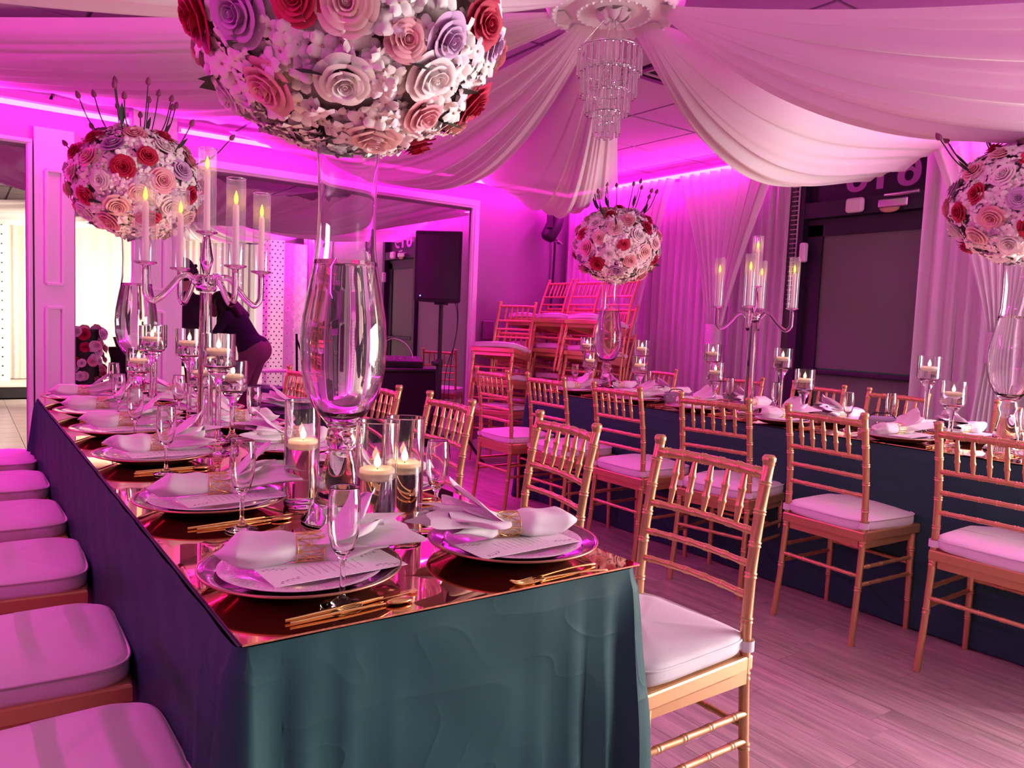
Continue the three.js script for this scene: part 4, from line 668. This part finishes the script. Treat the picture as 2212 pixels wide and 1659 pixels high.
// ───────────────────────── far room ─────────────────────────
{
  const zf = ROOM.zf;
  // exit sign by the far door
  const e = G('exit_sign'); const et = canvasTex(256, 128, (c, W, H) => { c.fillStyle = '#c8361a'; c.fillRect(0, 0, W, H); c.fillStyle = '#ffd84a'; c.font = 'bold 92px sans-serif'; c.textAlign = 'center'; c.fillText('EXIT', W / 2, 98); });
  M(box(.34, .2, .05, 0, 0, 0, .01), std({ color: lin(.4, .05, .02), roughness: .5 }), 'housing', e); const ef = M(new THREE.PlaneGeometry(.31, .17), std({ color: lin(.05, .05, .05), map: et, emissiveMap: et, emissive: lin(1, 1, 1), emissiveIntensity: 2.2 }), 'lit_face', e); ef.position.z = .027;
  put(e, [4.92, 2.44, -10.02], -.75, 'lit red and yellow exit sign above the second dark door', 'sign');
  const pl = new THREE.PointLight(lin(1, .35, .05), .05); pl.name = 'exit_sign_light'; pl.position.set(4.8, 2.44, -9.9); scene.add(pl);
  // stage with curtains of tiny lights
  const st = G('stage_platform'); M(box(4.4, .14, 1.2, 0, .09, 0), mat.black, 'riser', st); M(box(4.42, .02, 1.22, 0, .17, 0), std({ color: lin(.75, .68, .6), roughness: .35 }), 'white_deck', st); put(st, [.6, 0, zf + .62], 0, 'low white stage platform with a black front edge in the far room', 'stage');
  const bead = sphere(.009, .009, .009, 0, 0, 0, 6, 4), bulb = std({ color: lin(.3, .3, .4), emissive: lin(.75, .6, 1), emissiveIntensity: 3 });
  const lightCurtain = (x, label) => { const g = G('string_light'); M(sweep([V(0, .25, 0), V(0, 2.35, 0)], .0025, 5), mat.trim, 'wire', g); for (let i = 0; i < 16; i++) M(bead, bulb, 'bulb', g).position.set(rr(-.012, .012), .32 + i * .125, .006); put(g, [x, 0, zf + .42], 0, label, 'light', 'strings of tiny lights'); };
  lightCurtain(.62, 'string of tiny violet lights left on the far stage curtain');
  lightCurtain(3.3, 'string of tiny violet lights behind the bending woman'); lightCurtain(3.62, 'second string of tiny violet lights behind the bending woman');
  const warm = phy({ color: lin(.88, .8, .72), roughness: .95, transmission: .2, thickness: 0 });
  const cp = (x, len, n, lab, z = zf + .22, m = warm, h = 2.3, y = .19) => { const c = M(pleated(len, h, n, .025, x), m, 'curtain_panel'); c.position.set(x, y, z); tag(c, lab, 'curtain'); };
  cp(.75, .8, 9, 'pale stage curtain with tiny lights seen through the left opening'); cp(1.75, 1.15, 6, 'bright floodlit white backdrop curtain on the far stage');
  cp(2.75, .6, 6, 'cream curtain behind the standing man', zf + .22, warm, 2.3, .19); cp(3.55, .95, 9, 'lilac-lit curtain behind the bending woman', zf + .2, mat.curtain, 2.3, .03);
  cp(4.86, .34, 5, 'magenta-lit curtain right of the tufted panel', zf + .25, mat.curtain, 2.48, .03);
  // added flood lamps, kept out of view behind the posts to brighten the stage
  for (const [x, z, tx, k, lab] of [[.9, -10.6, 1.6, 1, 'added warm flood lamp on a floor stand, unseen behind the left panelled post'], [1.95, -10.6, 2.9, .45, 'added warm flood lamp on a floor stand, unseen behind the right panelled post']]) {
    const g = G('added_flood_lamp'); M(box(.3, .64, .07, 0, 1.35, .02, .015), mat.black, 'housing', g); const f = M(box(.27, .6, .008, 0, 1.35, -.022), std({ color: lin(.5, .5, .5), emissive: STAGE_COLOR, emissiveIntensity: 4 }), 'lamp_glass', g);
    M(new THREE.CylinderGeometry(.012, .015, 1.04, 8).translate(0, .52, .03), mat.black, 'pole', g); M(merge([box(.4, .02, .04, 0, .01, .03), box(.04, .02, .4, 0, .01, .03)]), mat.black, 'foot', g);
    put(g, [x, 0, z], 0, lab, 'lamp'); const l = new THREE.RectAreaLight(STAGE_COLOR, STAGE_POWER * k, .27, .6); l.name = 'added_flood_light'; l.position.set(x, 1.35, z - .035); scene.add(l); l.lookAt(V(tx, 1.3, zf));
  }
  // wall panels
  const dot = sphere(.014, .014, .01, 0, 0, 0, 8, 5), tp = G('tufted_panel');
  M(grid(24, 48, (u, v) => { const x = (u - .5) * .42, y = v * 2.35, q = abs(sin(x * 15 + y * 15)) * abs(sin(x * 15 - y * 15)); return V(x, y, .05 + .02 * sqrt(q)); }), mat.satinWhite, 'padding', tp); M(box(.44, 2.37, .04, 0, 1.18, .02), mat.satinWhite, 'backing', tp);
  for (let j = 0; j < 22; j++) for (let i = 0; i < 2 + j % 2; i++) M(dot, mat.grid, 'button', tp).position.set((j % 2 ? i - 1 : i - .5) * .2, .06 + j * .104, .06);
  put(tp, [4.5, .03, zf + .3], 0, 'tall white tufted wall panel with rows of dark buttons', 'panel');
  const dp = G('dotted_panel'); M(box(.36, 2.4, .05, 0, 1.2, 0, .01), mat.satinWhite, 'board', dp); const hole = mv(new THREE.CylinderGeometry(.011, .011, .008, 8), 0, 0, 0, PI / 2); const hl = []; for (let j = 0; j < 38; j++) for (let i = 0; i < 4; i++) hl.push(hole.clone().translate((i - 1.5) * .085 + (j % 2 ? .02 : -.02), .06 + j * .062, .026)); M(merge(hl), mat.black, 'dots', dp).userData.kind = 'stuff';
  put(dp, [.32, .02, zf + .6], 0, 'tall white panel with a grid of dark dots left of the stage curtain', 'panel'); put(dp, [4.1, .02, zf + .5], 0, 'tall white panel with a grid of dark dots next to the tufted panel', 'panel');
  struct(M(merge([box(.1, 2.3, .12, 3.86, 1.15, zf + .55), box(.1, 2.3, .12, .5, 1.25, zf + .55), box(.5, .1, .12, .75, 2.35, zf + .55)]), mat.trim, 'trim_5'));
  // flower stand, black pedestal with basket
  const fl = G('flower_column'); seed = 77; for (let i = 0; i < 110; i++) { const y = rr(.06, 1.0), t = rr(0, 6.28), r = rr(.1, .16), m = M(roses[i % 3], petalMat[['white', 'white', 'blush', 'white', 'red', 'pink'][i % 6]], 'rose', fl); m.position.set(cos(t) * r, y, sin(t) * r); m.quaternion.setFromUnitVectors(up, V(cos(t), .3, sin(t)).normalize()); m.scale.setScalar(rr(.04, .06)); } M(new THREE.CylinderGeometry(.1, .12, 1, 14).translate(0, .5, 0), mat.leaf, 'foam_core', fl);
  put(fl, [1.02, 0, -8.6], 0, 'column of white and red roses in the far room beside the post', 'flowers');
  const ped = G('black_pedestal'); M(lathe([[0, 0], [.15, 0], [.16, .02], [.17, .7], [.19, .78], [.19, .82], [0, .82]], 32), mat.blackCloth, 'column', ped); put(ped, [1.42, 0, -8.75], 0, 'black round pedestal in the far room beside the rose column', 'pedestal');
  const bk = G('flower_basket'); M(lathe([[0, 0], [.1, 0], [.13, .1], [.12, .1], [.09, .01], [0, .01]], 20), std({ color: lin(.15, .08, .06), roughness: .8 }), 'bowl', bk); M(mv(new THREE.TorusGeometry(.12, .008, 8, 24, PI), 0, .1, 0), mat.black, 'handle', bk); for (let i = 0; i < 7; i++) { const m = M(roses[i % 3], petalMat[['white', 'blush', 'red'][i % 3]], 'rose', bk); m.position.set(cos(i * .9) * .065 * (i > 0), .1, sin(i * .9) * .065); m.scale.setScalar(.05); } put(bk, [1.4, .822, -8.75], .5, 'dark handled basket of roses standing on the black pedestal', 'basket');
  // tub and clear boxes near the opening
  const tub = G('storage_tub'); M(lathe([[0, .01], [.2, .01], [.23, .5], [.235, .52], [.225, .52], [.195, .02], [0, .02]], 32), std({ color: lin(.12, .015, .04), roughness: .5 }), 'tub_body', tub); M(lathe([[0, .535], [.23, .535], [.245, .525], [.245, .5], [.238, .5], [.238, .52], [0, .52]].reverse(), 32), std({ color: lin(.02, .012, .08), roughness: .45 }), 'lid', tub); put(tub, [2.28, 0, -7.3], 0, 'dark red round tub with a purple lid on the far floor', 'tub');
  const cb = G('clear_box'); M(box(.4, .5, .3, 0, .25, 0, .01), mat.pane, 'box_body', cb); M(box(.42, .03, .32, 0, .515, 0, .008), mat.trim, 'lid', cb); put(cb, [3.2, 0, -9.6], .1, 'clear plastic storage box in front of the dotted panel', 'box');
  tag(M(merge([sweep([V(3.3, .02, -9.0), V(3.27, 1.0, -9.0)], .015, 6), sweep([V(3.27, .95, -9.0), V(3.42, .55, -9.0)], .012, 6)]), mat.black, 'folded_stand'), 'thin black folded stand leaning in front of the bright curtain', 'stand');
}

// ───────────────────────── people in the far room ─────────────────────────
function body(bones, res, scale, center, k = .05) { // tapered capsules joined smoothly and meshed
  const mc = new MarchingCubes(res, mat.black, false, false, 120000), f = mc.field, n = res, hs = n / 2;
  const B = bones.map(([a, b, ra, rb]) => ({ a: V(...a), d: V(b[0] - a[0], b[1] - a[1], b[2] - a[2]), ra, rb, l2: max(1e-9, (b[0] - a[0]) ** 2 + (b[1] - a[1]) ** 2 + (b[2] - a[2]) ** 2) }));
  for (let z = 0; z < n; z++) for (let y = 0; y < n; y++) for (let x = 0; x < n; x++) {
    const px = (x - hs) / hs * scale + center[0], py = (y - hs) / hs * scale + center[1], pz = (z - hs) / hs * scale + center[2]; let s = 0;
    for (const q of B) { const wx = px - q.a.x, wy = py - q.a.y, wz = pz - q.a.z, t = clamp((wx * q.d.x + wy * q.d.y + wz * q.d.z) / q.l2), dx = wx - q.d.x * t, dy = wy - q.d.y * t, dz = wz - q.d.z * t, dist = sqrt(dx * dx + dy * dy + dz * dz) - lerp(q.ra, q.rb, t); if (dist < .25) s += exp(-dist / k * 2.5); }
    f[x + y * n + z * n * n] = s > 1e-9 ? Math.log(s) * k / 2.5 : -.3;
  }
  mc.isolation = 0; mc.update();
  const c = mc.count, g = new THREE.BufferGeometry();
  g.setAttribute('position', new THREE.BufferAttribute(Float32Array.from(mc.positionArray.subarray(0, c * 3)), 3)); g.setAttribute('normal', new THREE.BufferAttribute(Float32Array.from(mc.normalArray.subarray(0, c * 3)), 3));
  g.scale(scale, scale, scale).translate(...center); g.setAttribute('uv', new THREE.BufferAttribute(new Float32Array(c * 2), 2)); return mergeVertices(g, 1e-4);
}
function hand(o, d, side) { // palm, four fingers and a thumb from the wrist o along direction d
  const D2 = V(...d).normalize(), S = V(...side).normalize(), N = V(0, 0, 0).crossVectors(D2, S), O = V(...o), P = (a, b, c) => O.clone().addScaledVector(D2, a).addScaledVector(S, b).addScaledVector(N, c).toArray(), out = [];
  out.push([P(0, -.012, 0), P(.08, -.025, 0), .02, .016], [P(0, .012, 0), P(.08, .022, 0), .02, .016]);
  [[-.03, .06], [-.01, .07], [.01, .066], [.029, .052]].forEach(([b, L]) => out.push([P(.08, b, 0), P(.08 + L * .55, b * 1.1, .012), .009, .0085], [P(.08 + L * .55, b * 1.1, .012), P(.08 + L, b * 1.1, .036), .0085, .007]));
  out.push([P(.02, -.03, .004), P(.055, -.055, .02), .012, .01], [P(.055, -.055, .02), P(.085, -.055, .035), .01, .008]);
  return out;
}
const skin = std({ color: lin(.42, .22, .15), roughness: .6 }), hairM = std({ color: lin(.012, .007, .008), roughness: .7, bumpMap: stipple, bumpScale: .01 });
{ // standing man seen from behind: dark curly hair, black jacket and trousers
  const g = G('person');
  const sk = [[[0, 1.46, 0], [0, 1.56, .01], .055, .05], [[0, 1.6, .02], [0, 1.66, .015], .085, .09], [[0, 1.565, .05], [0, 1.6, .085], .045, .04], [[0, 1.6, .1], [0, 1.615, .105], .014, .01], [[-.085, 1.6, .0], [-.085, 1.63, 0], .012, .012], [[.085, 1.6, .0], [.085, 1.63, 0], .012, .012]];
  const tor = [[[0, 1.02, 0], [0, 1.2, .0], .135, .14], [[-.07, 1.25, 0], [.07, 1.25, 0], .13, .13], [[-.14, 1.38, 0], [.14, 1.38, 0], .075, .075], [[0, .92, 0], [0, 1.05, 0], .15, .135]];
  const arm = (s) => [[[s * .18, 1.38, 0], [s * .225, 1.12, .02], .06, .046], [[s * .225, 1.12, .02], [s * .17, .98, .2], .044, .034]];
  const leg = (s) => [[[s * .09, .92, 0], [s * .1, .5, .015], .09, .065], [[s * .1, .5, .015], [s * .105, .09, -.02], .06, .04]];
  const hands = [...hand([-.165, .975, .215], [.3, -.25, 1], [0, 1, 0]), ...hand([.165, .975, .215], [-.3, -.25, 1], [0, 1, 0])];
  M(merge([body([...sk, ...tor.map(([a, b, r, q]) => [a, b, r * .88, q * .88]), ...[-1, 1].flatMap((s) => [...arm(s), ...leg(s)]).map(([a, b, r, q]) => [a, b, r * .8, q * .85])], 120, .9, [0, .85, 0], .03), body(hands, 96, .27, [0, .95, .3], .008)]), skin, 'body', g);
  M(body([...tor, ...arm(-1), ...arm(1), [[0, .88, 0], [0, 1.0, 0], .16, .15], [[-.06, 1.45, -.005], [.06, 1.45, -.005], .05, .05]], 96, .52, [0, 1.18, 0], .035), mat.blackCloth, 'jacket', g);
  M(body([...leg(-1), ...leg(1), [[0, .9, 0], [0, .95, 0], .14, .14]], 84, .55, [0, .5, 0], .03), mat.black, 'trousers', g);
  const curls = [[[0, 1.69, -.02], [0, 1.72, -.01], .115, .11]]; seed = 5; for (let i = 0; i < 46; i++) { const t = rr(0, 6.28), y = rr(-.5, 1), r = sqrt(1 - y * y), d = [cos(t) * r * .125, 1.68 + y * .115, -.02 + sin(t) * r * .125]; if (d[2] > .06 && y < .35) continue; curls.push([d, [d[0] + rr(-.02, .02), d[1] + rr(-.02, .02), d[2]], .022, .018]); }
  M(body(curls, 72, .2, [0, 1.68, -.02], .012), hairM, 'hair', g);
  for (const s of [-1, 1]) M(body([[[s * .105, .045, -.05], [s * .115, .035, .16], .045, .038]], 32, .2, [s * .11, .05, .05], .02), mat.black, 'shoe', g);
  g.scale.set(.96, .945, .96); put(g, [1.76, 0, -7.95], PI - .5, 'standing person with dark curly hair in black clothes seen from behind', 'person');
}
{ // woman bending forward: long dark hair, dark violet top, mauve trousers (facing +z before the turn)
  const g = G('person');
  const hip = [0, .86, -.14], chest = [0, 1.14, .05], neck = [0, 1.24, .13];
  const tor = [[[-.07, .86, -.16], [.07, .86, -.16], .135, .135], [hip, chest, .125, .13], [[-.12, 1.17, .07], [.12, 1.17, .07], .07, .07]];
  const arm = (s) => [[[s * .15, 1.16, .08], [s * .17, .95, .2], .05, .042], [[s * .17, .95, .2], [s * .1, .84, .4], .04, .03]];
  const leg = (s) => [[[s * .085, .86, -.17], [s * .1, .46, -.06], .105, .068], [[s * .1, .46, -.06], [s * .1, .08, -.12], .06, .04]];
  const skull = [[neck, [0, 1.27, .18], .05, .05], [[0, 1.3, .2], [0, 1.28, .25], .09, .085], [[0, 1.22, .27], [0, 1.2, .28], .045, .035], [[0, 1.24, .335], [0, 1.225, .34], .014, .01]];
  M(merge([body([...skull, ...tor.map(([a, b, r, q]) => [a, b, r * .86, q * .86]), ...[-1, 1].flatMap((s) => [...arm(s), ...leg(s)]).map(([a, b, r, q]) => [a, b, r * .85, q * .9])], 110, .72, [0, .68, .12], .03), body([...hand([-.1, .83, .41], [.1, -.7, .7], [1, 0, 0]), ...hand([.1, .83, .41], [-.1, -.7, .7], [1, 0, 0])], 96, .22, [0, .76, .47], .008)]), skin, 'body', g);
  M(body([...tor, ...arm(-1).map((q) => [...q.slice(0, 2), q[2] * 1.05, q[3] * 1.05]), ...arm(1)], 88, .5, [0, .98, .12], .03), std({ color: lin(.03, .014, .05), roughness: .9 }), 'top', g);
  M(body([...leg(-1), ...leg(1), [[-.06, .84, -.17], [.06, .84, -.17], .14, .14]], 88, .55, [0, .5, -.12], .03), std({ color: lin(.22, .12, .14), roughness: .85 }), 'trousers', g);
  const hb = [[[0, 1.33, .17], [0, 1.34, .21], .105, .1]]; for (let i = 0; i < 9; i++) { const s = (i - 4) / 4; hb.push([[s * .085, 1.32, .18], [s * .12, 1.15, .14 - abs(s) * .02], .045, .045], [[s * .12, 1.15, .14], [s * .11, .97, .18], .045, .02]); hb.push([[s * .06, 1.34, .14], [s * .1, 1.2, -.02], .05, .03]); }
  M(body(hb, 88, .32, [0, 1.18, .13], .02), hairM, 'hair', g);
  for (const s of [-1, 1]) M(body([[[s * .1, .04, -.15], [s * .105, .035, .05], .042, .035]], 32, .2, [s * .1, .05, -.05], .02), mat.black, 'shoe', g);
  put(g, [2.36, 0, -8.15], -PI / 2 - .75, 'person bending forward with long dark hair, dark top and mauve trousers', 'person');
}
renderer.render(scene, camera);
